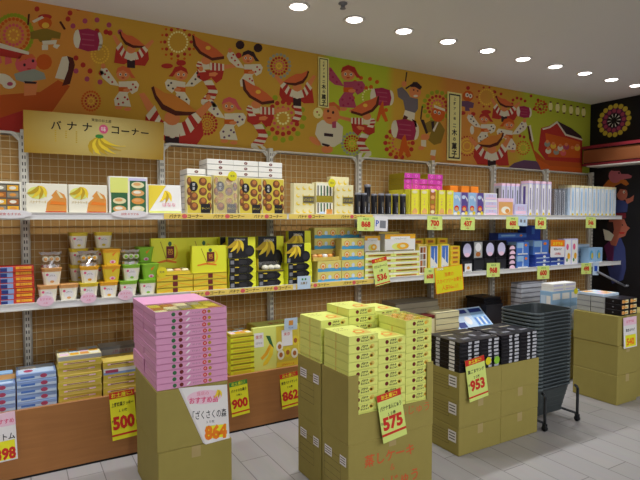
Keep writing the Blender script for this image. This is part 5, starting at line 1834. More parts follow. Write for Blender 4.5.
def bluetop(f, w, d):
    f.rect(w * 0.05, w * 0.95, d * 0.06, d * 0.94, 'sky_pale', 0); f.rect(w * 0.1, w * 0.5, d * 0.5, d * 0.85, 'white_box', 1); f.ell(w * 0.3, d * 0.3, w * 0.12, d * 0.15, 'mural_rose', 1)


bpw = ax(53.5, DY) - ax(13, DY)
bp = simple_box('blue_wrapped_box', bpw, 0.20, 0.0405, 'blue_pack', bluepk, None, bluetop)
stack(bp, ax(13, DY), DY, D, 5, 0.0412, 'pale blue wrapped box', 'in stack behind the kick panel', 'box', 'pale blue wrapped boxes', jit=0.003, rj=1.0)
stack(bp, ax(13, DY) - bpw - 0.008, DY, D, 4, 0.0412, 'pale blue wrapped box', 'in stack at left edge', 'box', 'pale blue wrapped boxes', jit=0.002, rj=0.5)
b = MB(); b.box(0, bpw * .9, 0, 0.06, 0, 0.05, 'sky_box', 0.003); f = front(b, bpw * .9, 0.05); f.rect(0.02, 0.2, 0.01, 0.04, 'peach', 0)
o = b.build('sample_box'); place(o, (ax(13, DY) - bpw, DY + 0.05, D + 4 * 0.0412 + 0.002), 'small blue sample box on the left edge stack', 'box')


def yelpk(f, w, h):
    f.rect(0.002, w - 0.002, h * 0.35, h * 0.95, 'nut_yellow', 0); f.rect(w * 0.12, w * 0.85, h * 0.5, h * 0.72, 'paper_pink', 1); f.rect(w * 0.2, w * 0.7, h * 0.55, h * 0.68, 'gold', 2)


ypw = ax(99, DY) - ax(55, DY)
yp = simple_box('yellow_wrapped_box', ypw, 0.2, 0.0412, 'yellow_art', yelpk)


def assort(f, w, d):
    for c in range(4):
        for k in range(3):
            f.rect(w * (0.05 + 0.235 * c), w * (0.25 + 0.235 * c), d * (0.06 + 0.31 * k), d * (0.33 + 0.31 * k), ('paper_pink', 'cream_pale', 'amber', 'sky_pale', 'cake')[(c * 2 + k) % 5], 0)


ypo = simple_box('opened_sweets_box', ypw, 0.2, 0.03, 'cream', lambda f, w, h: f.rect(0.002, w - 0.002, 0.004, h - 0.004, 'grey_box', 0), None, assort)
stack(yp, ax(55, DY), DY, D, 6, 0.042, 'yellow wrapped box', 'in stack left of the 500 card', 'box', 'yellow wrapped boxes', jit=0.003, rj=0.8)
place(ypo, (ax(55, DY), DY, D + 6 * 0.042 + 0.001), 'opened box of assorted sweets on the yellow stack', 'box')
ypw2 = ax(137, DY) - ax(100.5, DY)
yp2 = simple_box('yellow_wrapped_box', ypw2, 0.18, 0.0435, 'yellow_art', yelpk)
stack(yp2, ax(100.5, DY), DY, D, 3, 0.0442, 'yellow wrapped box', 'in low stack above the 500 card', 'box', 'yellow wrapped boxes', jit=0.002, rj=0.6)
wbx = simple_box('white_wrapped_box', ypw2, 0.18, 0.036, 'white_box', lambda f, w, h: (f.rect(0, w, 0, h * 0.4, 'blue_pack', 0), f.rect(w * .05, w * .4, h * .3, h * .8, 'mural_rose', 1)))
place(wbx, (ax(100.5, DY) + .003, DY, D + 3 * 0.0442 + 0.001), 'white box with blue and red print in the low yellow stack', 'box')
place(yp2, (ax(100.5, DY) + .001, DY, D + 3 * 0.0442 + 0.0385), 'yellow wrapped box lying on the white and blue one', 'box', 'yellow wrapped boxes')
gbx = simple_box('grey_box', 0.24, 0.13, at(98, 348, 3.67).z - D, 'grey_box', lambda f, w, h: (f.text('上野のお菓子', w * 0.55, h * 0.82, 0.022, 'mural_rose', 0, w * .5), f.rect(0, w, h * .93, h, 'grey_mid', 0)))
place(gbx, (ax(98, 3.67), 3.67, D), 'grey box with red lettering behind the low yellow stack', 'box')
# behind the pink stack: yellow boxes and banana packs
sw = 0.178
syb = simple_box('yellow_banana_box', sw, 0.2, 0.0385, 'lime_box', lambda f, w, h: (f.rect(0, w, h * .8, h, 'olive', 0), f.rect(0, w, 0, h * .1, 'olive', 0), f.rect(w * .1, w * .85, h * .25, h * .6, 'sun_yellow', 0)))
stack(syb, ax(253.5, DY) - sw, DY, D, 7, 0.0392, 'bright yellow flat box', 'in stack above the 900 card', 'box', 'bright yellow flat boxes', jit=0.002, rj=0.5)
bag_top = simple_box('assorted_tray', sw * .95, 0.19, 0.02, 'nut_yellow', None, None, assort)
place(bag_top, (ax(253.5, DY) - sw, DY, D + 7 * 0.0392 + 0.001), 'thin tray of sweets on the bright yellow stack', 'tray')


def bananapack(f, w, h):
    f.rect(w * 0.02, w * 0.98, h * 0.02, h * 0.98, 'yellow_box', 0); f.rect(w * .04, w * .45, h * .55, h * .88, 'paper', 1); f.text('東京', w * .25, h * .74, h * .09, 'ink_red', 2, w * .3); f.text('ばなな', w * .25, h * .62, h * .05, 'ink_grey', 2, w * .3)
    f.poly([(w * .55, h * .8), (w * .75, h * .78), (w * .9, h * .5), (w * .84, h * .42), (w * .7, h * .62)], 'green_tray', 1)
    f.poly([(w * .78, h * .55), (w * .88, h * .5), (w * .84, h * .34), (w * .6, h * .14), (w * .4, h * .1), (w * .42, h * .18), (w * .64, h * .32)], 'banana', 3)
    f.poly([(w * .72, h * .6), (w * .8, h * .55), (w * .62, h * .36), (w * .38, h * .24), (w * .3, h * .3), (w * .5, h * .4)], 'amber', 2)


def bananapack2(f, w, h):
    f.rect(w * 0.02, w * 0.98, h * 0.02, h * 0.98, 'nut_yellow', 0); f.rect(w * .25, w * .72, h * .5, h * .88, 'paper', 3); f.text('東京', w * .48, h * .74, h * .08, 'ink_red', 4, w * .35)
    for k, (cx, cy) in enumerate(((.15, .5), (.85, .6), (.2, .3), (.5, .34), (.8, .3))):
        f.ell(w * cx, h * cy, w * .15, h * .12, ('cream_pale', 'sun_yellow')[k % 2], 1); f.ell(w * cx, h * cy, w * .08, h * .06, 'cake_dark', 2)
    f.rect(0, w, h * .02, h * .13, 'sun_yellow', 3); f.text('ばななケーキ', w * .5, h * .04, h * .05, 'ink_red', 4, w * .8)


pk1 = simple_box('banana_pack', ax(276, DY) - ax(252.5, DY) - .004, 0.04, 0.315, 'yellow_box', bananapack)
place(pk1, (ax(254, DY), DY + .015, D), 'upright yellow pack with large banana picture', 'pack', None, tilt=(-0.05, 0))
pk2 = simple_box('banana_pack', ax(300, DY) - ax(276.5, DY) - .004, 0.04, 0.315, 'yellow_box', bananapack2)
place(pk2, (ax(277, DY), DY + .015, D), 'upright yellow pack with brown sweets picture, beside the large banana pack', 'pack', None, tilt=(-0.05, 0))
lg = simple_box('lime_flat_carton', 0.52, 0.2, 0.30, 'nut_yellow', None, None, lambda f, w, d: (f.rect(w * .03, w * .97, d * .05, d * .95, 'yellow_box', 0), f.text('東京ばなな', w * .5, d * .3, d * .3, 'ink_red', 1, w * .5)))
place(lg, (ax(254, 3.60), 3.56, D), 'large pale lime carton behind the upright banana packs', 'box')
# right part of the deck
x0 = ax(396, 3.6)
br = simple_box('brown_flat_box', 0.50, 0.2, 0.06, 'grey_warm', lambda f, w, h: f.rect(0, w, h * .8, h, 'ink_grey', 0))
zb0 = D
base = simple_box('grey_brown_carton', 0.52, 0.22, at(420, 308, 3.6).z - D, 'grey_warm')
place(base, (x0, 3.60, D), 'grey brown carton behind the yellow display, lower one', 'box')
place(br, (x0 + .01, 3.61, at(420, 308, 3.6).z + .001), 'flat grey brown box on the carton behind yellow display', 'box')
xc = ax(437, 3.47)
zc = at(437, 313, 3.47).z
hc = (zc - D) / 5
crm = simple_box('cream_flat_box', ax(460, 3.47) - xc, 0.13, hc - .001, 'cream', lambda f, w, h: f.rect(0, w, h * .86, h, 'grey_warm', 0))
stack(crm, xc, 3.47, D, 5, hc, 'cream flat box', 'in stack behind black boxes', 'box', 'cream flat boxes', jit=0.004, rj=1.0)
dk = simple_box('dark_lid_box', 0.172, 0.12, 0.03, 'maroon')
place(dk, (ax(421, 3.47), 3.47, at(437, 318, 3.47).z + .0), 'dark red lidded box left of the cream stack', 'box')
o = simple_box('grey_brown_carton', 0.17, 0.12, at(437, 318, 3.47).z - D - .002, 'cream')
place(o, (ax(421, 3.47), 3.47, D), 'cream carton under the dark red lidded box', 'box')
# blue and white sloping display
b = MB()
b.box(0, 0.46, 0, 0.012, 0, 0.20, 'sky_pale', 0.002)
f = front(b, 0.46, 0.2)
f.rect(0.01, 0.26, 0.012, 0.19, 'sky_pale', 0); f.rect(0.27, 0.45, 0.012, 0.19, 'sky_box', 0); f.rect(0.02, 0.24, 0.15, 0.185, 'navy', 1); f.rect(0.28, 0.44, 0.15, 0.185, 'navy', 1)
f.rect(0.03, 0.13, 0.02, 0.07, 'navy', 1); f.ell(0.19, 0.08, 0.04, 0.04, 'white_box', 1)
for k in range(5):
    f.rect(0.285 + k * 0.032, 0.305 + k * 0.032, 0.03, 0.10, ('blue_box', 'white_box')[k % 2], 1)
o = b.build('display_board')
pt, pb2 = at(448, 310, 3.64), at(462, 331, 3.44)
dl = math.hypot(pt.z - pb2.z, 0.20)
ang = math.atan2(0.20, pt.z - pb2.z)
o.scale = (1, 1, dl / 0.20)
place(o, (ax(460.5, 3.455), 3.445, pb2.z), 'sloping blue and white display board behind black boxes', 'display board', tilt=(-ang, 0))
o = simple_box('white_display_case', 0.44, 0.06, pt.z - D - 0.06, 'white_box')
place(o, (ax(460.5, 3.455) + 0.01, 3.66, D), 'white carton behind the sloping display board', 'box')
# black trays, grey slabs, light blue boxes
blt = simple_box('black_flat_tray', 0.24, 0.24, 0.03, 'black_gloss', None, None, lambda f, w, d: (f.rect(w * .05, w * .95, d * .08, d * .92, 'black_mid', 0), f.ell(w * .7, d * .4, w * .1, d * .1, 'gold', 1), f.ell(w * .45, d * .4, w * .08, d * .1, 'gold', 1)))
zt = at(480, 307, 3.5).z
ped = simple_box('black_carton', 0.235, 0.26, zt - D - .002, 'black_mid')
place(ped, (ax(463, 3.5) + .395, 3.56, D), 'black carton under the black flat trays', 'box')
place(blt, (ax(463, 3.5) + .385, 3.57, zt), 'black flat tray with gold print, lower of two', 'tray', 'black flat trays')
place(blt, (ax(463, 3.5) + .38, 3.58, zt + .031), 'black flat tray with gold print, upper of two', 'tray', 'black flat trays')
xg = ax(522, 3.46)
zg = at(514, 284.5, 3.46).z
slab = simple_box('grey_slab_box', 0.36, 0.13, 0.047, 'silver_print', lambda f, w, h: f.rect(0, w, h * .8, h, 'grey_mid', 0), lambda f, d, h: f.rect(0, d, h * .75, h, 'grey_mid', 0), lambda f, w, d: f.rect(0, w, 0, d, 'grey_mid', 0))
ng = 7
stack(slab, xg + .02, 3.47, zg - ng * 0.048, ng, 0.048, 'grey flat box', 'in stack right of black trays', 'box', 'grey flat boxes', jit=0.004, rj=0.6)
o = simple_box('grey_base_carton', 0.36, 0.13, zg - ng * 0.048 - D - .001, 'grey_warm')
if zg - ng * 0.048 - D > 0.02:
    place(o, (xg + .02, 3.47, D), 'grey carton under the grey flat boxes', 'box')
# light blue packs in front of the grey slabs: upright packs on a carton stack
LX, LY = 4.02, 2.98
lbz = at(553, 292, LY).z
cart = simple_box('plain_carton', 0.43, 0.26, 0.46, 'cardboard')
lbh = lbz - 0.4615
lp = simple_box('light_blue_pack', 0.135, 0.12, lbh, 'sky_box', lambda f, w, h: (f.rect(w * .06, w * .94, h * .04, h * .6, 'sky_pale', 0), f.ell(w * .5, h * .35, w * .3, h * .12, 'white_box', 1), f.rect(w * .1, w * .9, h * .8, h * .95, 'white_box', 1)),
                lambda f, d, h: (f.rect(d * .08, d * .5, h * .05, h * .9, 'sky_pale', 0), f.rect(d * .55, d * .92, h * .05, h * .9, 'white_box', 0)))
xl0 = ax(553, LY)
place(cart, (xl0 - .005, LY - .01, 0.0008), 'plain carton behind the baskets under the light blue packs', 'carton')
for k in range(3):
    place(lp, (xl0 + .138 * k, LY, 0.4615), 'upright light blue pack behind the baskets, %s' % ('left', 'middle', 'right')[k], 'pack', 'light blue packs behind the baskets')
wt = simple_box('white_flat_pack', 0.17, 0.115, 0.034, 'white_box', lambda f, w, h: f.rect(w * .1, w * .9, h * .3, h * .7, 'lilac', 0))
for k, (dx, dz) in enumerate(((0.0, 0), (0.0, 0.035), (0.175, 0), (0.175, 0.035))):
    place(wt, (xl0 + .01 + dx, LY, lbz + .001 + dz), 'white flat pack lying on the light blue packs, %s' % ('left lower', 'left upper', 'right lower', 'right upper')[k], 'pack', 'white flat packs on top')
b = MB(); b.tube([(0, 0, 0), (0, 0.001, 0)], 0.03, 'paper_pop', 16, smooth=False)
tag(b.build('paper_tag', loc=(at(576, 291, LY - .003).x, LY - .0035, at(576, 291, LY).z)), 'yellow round tag on the light blue packs behind the baskets', 'tag')

# ================================================================== CARTON STACKS ON THE FLOOR


def carton(w, d, h, seam=True, sticker=None, print_left=False, name='cardboard_carton', extra=None):
    b = MB()
    b.box(0, w, 0, d, 0, h, 'cardboard', 0.004)
    if seam:
        f = topface(b, w, d, h)
        f.rect(0.01, w - 0.01, d / 2 - 0.002, d / 2 + 0.002, 'card_line', 0)
    if print_left:
        f = leftface(b, d, h)
        for k in range(5):
            f.rect(d * .1, d * .72, h * (0.30 + 0.11 * k), h * (0.30 + 0.11 * k) + .002, 'card_line', 0)
        f.rect(d * .1, d * .1 + .002, h * .3, h * .74, 'card_line', 0); f.rect(d * .72, d * .72 + .002, h * .3, h * .74, 'card_line', 0)
    if extra:
        extra(front(b, w, h), w, h)
    o = b.build(name)
    b = MB(); f = front(b, w, h); f.rect(w * .5 - .024, w * .5 + .024, h - .06, h - .001, 'tape', 0); f = topface(b, w, d, h); f.rect(w * .5 - .024, w * .5 + .024, 0.001, d - .001, 'tape', 1)
    b.build('tape', o)
    if sticker:
        for (a0, a1, c0, c1) in sticker:
            b = MB(); f = leftface(b, d, h); f.rect(d * a0, d * a1, h * c0, h * c1, 'paper', 1)
            for k in range(3):
                f.rect(d * (a0 + .02), d * (a1 - .03), h * (c0 + (c1 - c0) * (.2 + .26 * k)), h * (c0 + (c1 - c0) * (.3 + .26 * k)), 'ink_grey', 2)
            s = b.build('sticker', o); s['label'] = 'white address sticker'
    return o


def open_carton(w, d, h, cut=None, cutz=None, inner=None, name='open_carton', sticker=None, extra=None, print_left=False):
    """walls only; cut=(a,b): the front is cut down to cutz between a and b"""
    t = 0.005
    b = MB()
    b.box(0, w, d - t, d, 0, h, 'cardboard'); b.box(0, t, t, d - t, 0, h, 'cardboard'); b.box(w - t, w, t, d - t, 0, h, 'cardboard')
    b.box(t, w - t, t, d - t, 0, t, 'cardboard_in')
    if cut:
        b.box(0, cut[0], 0, t, 0, h, 'cardboard'); b.box(cut[1], w, 0, t, 0, h, 'cardboard'); b.box(cut[0], cut[1], 0, t, 0, cutz, 'cardboard')
    else:
        b.box(0, w, 0, t, 0, h, 'cardboard')
    if extra:
        extra(front(b, w, h), w, h)
    if print_left:
        f = leftface(b, d, h)
        for k in range(5):
            f.rect(d * .1, d * .72, h * (0.30 + 0.11 * k), h * (0.30 + 0.11 * k) + .002, 'card_line', 0)
        f.rect(d * .1, d * .1 + .002, h * .3, h * .74, 'card_line', 0); f.rect(d * .72, d * .72 + .002, h * .3, h * .74, 'card_line', 0)
    o = b.build(name)
    if inner:
        for q in inner:
            b = MB(); b.box(q[0], q[1], t + .001, d - t - .001, t + .0005, q[2], 'cardboard_in'); b.build('inner_riser', o)
    if sticker:
        for (a0, a1, c0, c1) in sticker:
            b = MB(); f = leftface(b, d, h); f.rect(d * a0, d * a1, h * c0, h * c1, 'paper', 1)
            for k in range(3):
                f.rect(d * (a0 + .02), d * (a1 - .03), h * (c0 + (c1 - c0) * (.2 + .26 * k)), h * (c0 + (c1 - c0) * (.3 + .26 * k)), 'ink_grey', 2)
            s = b.build('sticker', o); s['label'] = 'white address sticker'
    return o


# --- pink stack
PXX, PYY = 0.592, 2.634
c1 = carton(0.392, 0.53, 0.316)
place(c1, (PXX + .004, PYY, 0.0008), 'large closed carton on floor under the pink boxes, lower of two', 'carton')
c2 = carton(0.375, 0.53, 0.315)
place(c2, (PXX, PYY, 0.318), 'large closed carton directly under the pink boxes', 'carton')


def pinkf(f, w, h):
    f.rect(0.002, w - 0.002, h * .9, h - .0008, 'pink_edge', 0)
    f.ell(w * .24, h * .48, .0105, .0105, 'green_tray', 1); f.ell(w * .335, h * .48, .0105, .0105, 'maroon', 1)
    f.poly([(w * .40, h * .25), (w * .43, h * .25), (w * .47, h * .75), (w * .44, h * .75)], 'paper', 1)
    f.text('ざくさくの', w * .55, h * .36, h * .26, 'ink_grey', 1, w * .15)
    f.ell(w * .67, h * .48, .011, .011, 'ink_red', 1); f.text('森', w * .67, h * .34, h * .3, 'paper', 2); f.ell(w * .74, h * .48, .009, .009, 'gold', 1)


def pinkl(f, d, h):
    f.rect(0.002, d - 0.002, h * .9, h - .0008, 'pink_edge', 0)


PKH = 0.0333
pb = simple_box('pink_sweets_box', 0.372, 0.283, PKH - .001, 'pink_box', pinkf, pinkl)


def pink_open():
    b = MB(); w, d, h = 0.372, 0.283, PKH - .001
    b.box(0, w, 0, 0.003, 0, h, 'pink_box'); b.box(0, w, d - .003, d, 0, h, 'pink_box'); b.box(0, .003, .003, d - .003, 0, h, 'pink_box'); b.box(w - .003, w, .003, d - .003, 0, h, 'pink_box'); b.box(.003, w - .003, .003, d - .003, 0, .012, 'pink_edge')
    pinkf(front(b, w, h), w, h)
    o = b.build('opened_pink_box')
    for c in range(5):
        for k in range(3):
            b = MB(); b.box(0, .066, 0, .084, 0, .014, ('cream', 'olive', 'cake_dark', 'grey_warm', 'nut_yellow')[(c * 3 + k * 2) % 5], .004); b.build('wrapped_sweet', o, (.008 + c * .0725, .008 + k * .09, .0125))
    b = MB(); b.box(.003, w - .003, .003, d - .003, h - .003, h - .0015, 'clear_plastic'); b.build('clear_lid', o)
    return o


pop = pink_open()
ZP = 0.634
stack(pb, PXX + .002, PYY + .003, ZP, 12, PKH, 'pink flat sweets box', 'in front pink stack', 'box', 'pink sweets boxes', jit=0.003, rj=0.5, tops=pop)
stack(pb, PXX + .002, PYY + .292, ZP, 12, PKH, 'pink flat sweets box', 'in rear pink stack', 'box', 'pink sweets boxes', jit=0.003, rj=0.5)
# the tilted white card
cardY = 2.627
q = [at(181, 388, cardY), at(227, 384.5, cardY), at(229.5, 438, cardY), at(206, 444.5, cardY)]
o0 = q[0].copy()
b = MB()
u = (q[1] - q[0]).normalized()
vs = [p - o0 for p in q]
b.add([v[:] for v in vs] + [(v.x, v.y + .0015, v.z) for v in vs], [(3, 2, 1, 0), (4, 5, 6, 7), (0, 1, 5, 4), (1, 2, 6, 5), (2, 3, 7, 6), (3, 0, 4, 7)], 'paper')
f = Face(b, (0, 0, 0), u, (0.0, 0, 1))
wq = (q[1] - q[0]).length
f.n = Vector((0, -1, 0))
f.ell(wq * .50, -wq * .23, wq * .38, wq * .15, 'paper_pink', 0, 20)
f.text('当店の', wq * .46, -wq * .19, wq * .085, 'ink_pink', 2, wq * .3); f.text('おすすめ品', wq * .48, -wq * .36, wq * .14, 'ink_pink', 2, wq * .62, bold=.03)
bananas(f, wq * .78, -wq * .1, wq * .18, L=3, n=3)
f.text('「ざくさくの森', wq * .61, -wq * .70, wq * .19, 'ink_black', 2, wq * .74, bold=.008); f.text('１５枚', wq * .62, -wq * .80, wq * .06, 'ink_black', 2)
f.rect(wq * .52, wq * .98, -wq * 1.14, -wq * .86, 'paper_yellow', 1)
f.text('864', wq * .74, -wq * 1.17, wq * .33, 'ink_orange', 2, wq * .50, bold=.06)
# curled left edge of the paper, bending back against the carton
b.add([(vs[0].x, -.001, vs[0].z), (vs[3].x, -.001, vs[3].z), (vs[3].x - .014, .004, vs[3].z + .01), (vs[0].x - .012, .004, vs[0].z)], [(0, 3, 2, 1)], 'paper')
tag(b.build('sale_card', loc=o0), 'white handwritten sale card hanging askew below the pink boxes', 'sale card')

# --- yellow display in the middle
QX, QY = 1.431, 2.161
QW = 0.567


def bigprint(f, w, h):
    f.text('蒸しケーキ', w * .47, h * .60, .066, 'ink_stamp', 0, w * .74, bold=.02); f.text('＆', w * .50, h * .45, .036, 'ink_stamp', 0); f.text('まんじゅう', w * .52, h * .18, .066, 'ink_stamp', 0, w * .76, bold=.02)


ST = [(.12, .40, .66, .80), (.70, .93, .66, .80)]
lo = carton(QW, 0.262, 0.349, sticker=ST, print_left=True, extra=bigprint)
place(lo, (QX, QY, .0008), 'closed carton with red Japanese lettering, bottom front of yellow display', 'carton')
lo2 = carton(QW, 0.262, 0.349, sticker=ST, print_left=True)
place(lo2, (QX - .004, QY + .272, .0008), 'closed carton at bottom rear of the yellow display', 'carton')
UPZ = .3505
LAY = .0445
tops_f = (.906, .873, .951)
tops_b = (.942, .990, .962)
nf, nbk = (10, 9, 11), (6, 7, 7)
cw3 = (QW - .012) / 3
upf = open_carton(QW, .262, .355, cut=(.062, QW - .045), cutz=.147, inner=[(.006 + cw3 * k + .002, .006 + cw3 * (k + 1) - .002, tops_f[k] - nf[k] * LAY - UPZ - .001) for k in range(3)],
                  extra=lambda f, w, h: f.text('まんじゅう', w * .72, h * .24, .05, 'ink_stamp', 0, w * .5))
place(upf, (QX, QY, UPZ), 'open carton with cut down front, full of yellow boxes', 'carton')
upb = open_carton(QW, .262, .355, inner=[(.006 + cw3 * k + .002, .006 + cw3 * (k + 1) - .002, tops_b[k] - nbk[k] * LAY - UPZ - .001) for k in range(3)], sticker=ST, print_left=True)
place(upb, (QX - .004, QY + .272, UPZ), 'open carton at rear of the yellow display, holding the taller columns', 'carton')


def yelf(f, w, h):
    f.rect(.001, w - .001, h * .93, h - .001, 'yellow_edge', 0)
    f.ell(w * .31, h * .52, .0115, .0110, 'maroon', 1, 12)
    f.text('バナナ', w * .54, h * .50, .0145, 'ink_black', 1, w * .32, bold=.05); f.text('まんじゅう', w * .55, h * .20, .0105, 'ink_black', 1, w * .34, bold=.04)
    f.ell(w * .80, h * .58, .014, .0115, 'yellow_art', 1, 12); f.ell(w * .76, h * .48, .010, .008, 'amber', 1, 10)


def yell(f, d, h):
    f.rect(.001, d - .001, h * .93, h - .001, 'yellow_edge', 0)
    f.rect(d * .48, d * .52, .001, h * .9, 'yellow_art', 0)


def yelt(f, w, d):
    f.poly([(w * .35, d * .1), (w * .9, d * .12), (w * .95, d * .5), (w * .7, d * .62), (w * .5, d * .4)], 'yellow_art', 0)
    f.ell(w * .62, d * .32, w * .18, d * .12, 'orange', 1); f.ell(w * .62, d * .32, w * .12, d * .07, 'yellow_box', 2)
    f.text('バナナ', w * .3, d * .72, d * .10, 'maroon', 1, w * .4); f.text('まんじゅう', w * .3, d * .58, d * .07, 'maroon', 1, w * .4)


yb_ = simple_box('banana_bun_box', cw3 - .002, .244, LAY - .001, 'yellow_box', yelf, yell, yelt)


def yel_open():
    w, d, h = cw3 - .002, .244, LAY - .001
    b = MB()
    b.box(0, w, 0, .003, 0, h, 'yellow_box'); b.box(0, w, d - .003, d, 0, h, 'yellow_box'); b.box(0, .003, .003, d - .003, 0, h, 'yellow_box'); b.box(w - .003, w, .003, d - .003, 0, h, 'yellow_box'); b.box(.003, w - .003, .003, d - .003, 0, .02, 'yellow_edge')
    yelf(front(b, w, h), w, h)
    o = b.build('opened_bun_box')
    for c in range(3):
        for k in range(4):
            b = MB(); b.lathe([(.004, 0), (.022, .003), (.026, .010), (.02, .018), (.004, .021)], 0, 0, 'sun_yellow' if (c + k) % 2 else 'amber', 12); b.build('wrapped_bun', o, (.034 + c * .058, .034 + k * .058, .0205))
    b = MB(); b.box(.003, w - .003, .003, d - .003, h - .002, h - .001, 'clear_plastic'); b.build('clear_lid', o)
    return o


yo = yel_open()
COLN = ('left', 'middle', 'right')
for k in range(3):
    stack(yb_, QX + .006 + cw3 * k + .001, QY + .0075, tops_f[k] - nf[k] * LAY, nf[k], LAY, 'yellow banana bun box', 'in front %s column' % COLN[k], 'box', 'yellow banana bun boxes', jit=0.0008, rj=0.12, tops=(yo if k == 2 else None))
    stack(yb_, QX + .002 + cw3 * k + .001, QY + .2795, tops_b[k] - nbk[k] * LAY, nbk[k], LAY, 'yellow banana bun box', 'in rear %s column' % COLN[k], 'box', 'yellow banana bun boxes', jit=0.0008, rj=0.12)
card('sale_card', 388.5, 392, 439, QY - .010, 24, 'paper_lime', [('お土産に!', .93, .10, 'paper_yellow'), ('バナナまんじゅう', .70, .10, 'ink_black'), ('１２個', .555, .07, 'ink_black', .5, .4), ('575', .37, .28, 'ink_red'), ('税込', .40, .06, 'ink_black', .08, .1)],
     'yellow green sale card reading 575 on the yellow display carton', head=('ink_red', .86), foot=('ink_red', .13, .18), tilt=R(-7), lean=.09)

# --- cartons with black boxes
KX, KYY = 2.381, 2.337
KH = .1765
kc = carton(.381, .33, KH, sticker=[(.72, .93, .45, .85)], print_left=True)
for c in range(2):
    for r_ in range(2):
        place(kc, (KX + c * .3825, KYY, .0008 + r_ * (KH + .0008)), 'low closed carton under the black boxes, %s %s' % (('left', 'right')[c], ('on floor', 'middle layer')[r_]), 'carton', 'low cartons under the black boxes', R(0.3 * (c - r_)))
ZK = .0008 + 2 * (KH + .0008)
ktop = open_carton(.381, .33, KH, inner=[(.006, .375, .12)], sticker=[(.72, .93, .45, .85)], print_left=True)
for c in range(2):
    place(ktop, (KX + c * .3825, KYY, ZK), 'open top carton holding black boxes, %s' % ('left with the 953 card', 'right beside the baskets')[c], 'carton', 'open cartons of black boxes')


def blkf(f, w, h):
    f.rect(w * .42, w * .58, h * .2, h * .85, 'silver_print', 0); f.rect(w * .72, w * .95, h * .2, h * .85, 'silver_print', 0); f.rect(w * .1, w * .35, h * .3, h * .6, 'black_mid', 0)


def blkl(f, d, h):
    f.rect(d * .30, d * .42, h * .15, h * .9, 'silver_print', 0); f.rect(d * .7, d * .86, h * .15, h * .9, 'paper', 0)


def blkt(f, w, d):
    f.rect(w * .05, w * .95, d * .05, d * .95, 'black_mid', 0); f.ell(w * .3, d * .4, w * .12, d * .1, 'grey_mid', 1); f.rect(w * .5, w * .9, d * .2, d * .3, 'grey_mid', 1); f.rect(w * .2, w * .8, d * .65, d * .72, 'grey_warm', 1)


BW = .180
BKH = .0245
bkb = simple_box('black_sweets_box', BW, .305, BKH - .0008, 'black_gloss', blkf, blkl, blkt)
for k, (xx, ztop, nm) in enumerate(((KX + .008, .722, 'leftmost column'), (KX + .192, .735, 'second column'), (KX + .392, .735, 'third column'), (KX + .576, .728, 'rightmost column'))):
    z0 = ZK + .1215
    n = int((ztop - z0) / BKH)
    stack(bkb, xx, KYY + .010, z0, n, BKH, 'black flat sweets box', 'in %s' % nm, 'box', 'black sweets boxes', jit=0.0015, rj=0.25)
zt = ZK + .1215 + 10 * BKH
b = MB(); b.box(0, .15, 0, .18, 0, .002, 'paper'); f = topface(b, .15, .18, .002); f.rect(.01, .14, .02, .09, 'nut_yellow', 0); f.ell(.07, .13, .04, .03, 'ink_green', 0); f.rect(.02, .12, .1, .12, 'grey_mid', 0)
card('sale_card', 474.5, 358, 399, KYY - .008, 19, 'paper_lime', [('お土産に!', .93, .10, 'paper_yellow'), ('黒ごまサンド', .70, .09, 'ink_black'), ('２０枚', .55, .07, 'ink_black', .5, .45), ('953', .36, .27, 'ink_red'), ('税込', .40, .06, 'ink_black', .08, .1)],
     'yellow green sale card reading 953 on the carton of black boxes', head=('ink_red', .86), foot=('ink_red', .08, .12), tilt=R(-6), lean=.07)
for px, m, lab in ((488.5, 'paper_pop', 'round yellow sticker tag on the black boxes'), (497, 'lime_cup', 'round green sticker tag on the black boxes, left of orange edge')):
    c = at(px, 361 if px < 490 else 360, KYY - .004)
    b = MB(); b.tube([(0, 0, 0), (0, .001, 0)], .026, m, 16, smooth=False); tag(b.build('paper_tag', loc=c), lab, 'tag')

# --- shopping baskets on their trolley
BXX, BYY = 3.385, 2.545
BL, BWD, BHH = .455, .335, .21     # rim length, rim width, height


def rr(hx, hy, c, n=5):
    pts = []
    for cx, cy, a0 in ((hx - c, hy - c, 0), (-hx + c, hy - c, 90), (-hx + c, -hy + c, 180), (hx - c, -hy + c, 270)):
        for k in range(n):
            a = R(a0 + 90 * k / (n - 1))
            pts.append((cx + c * math.cos(a), cy + c * math.sin(a)))
    return pts


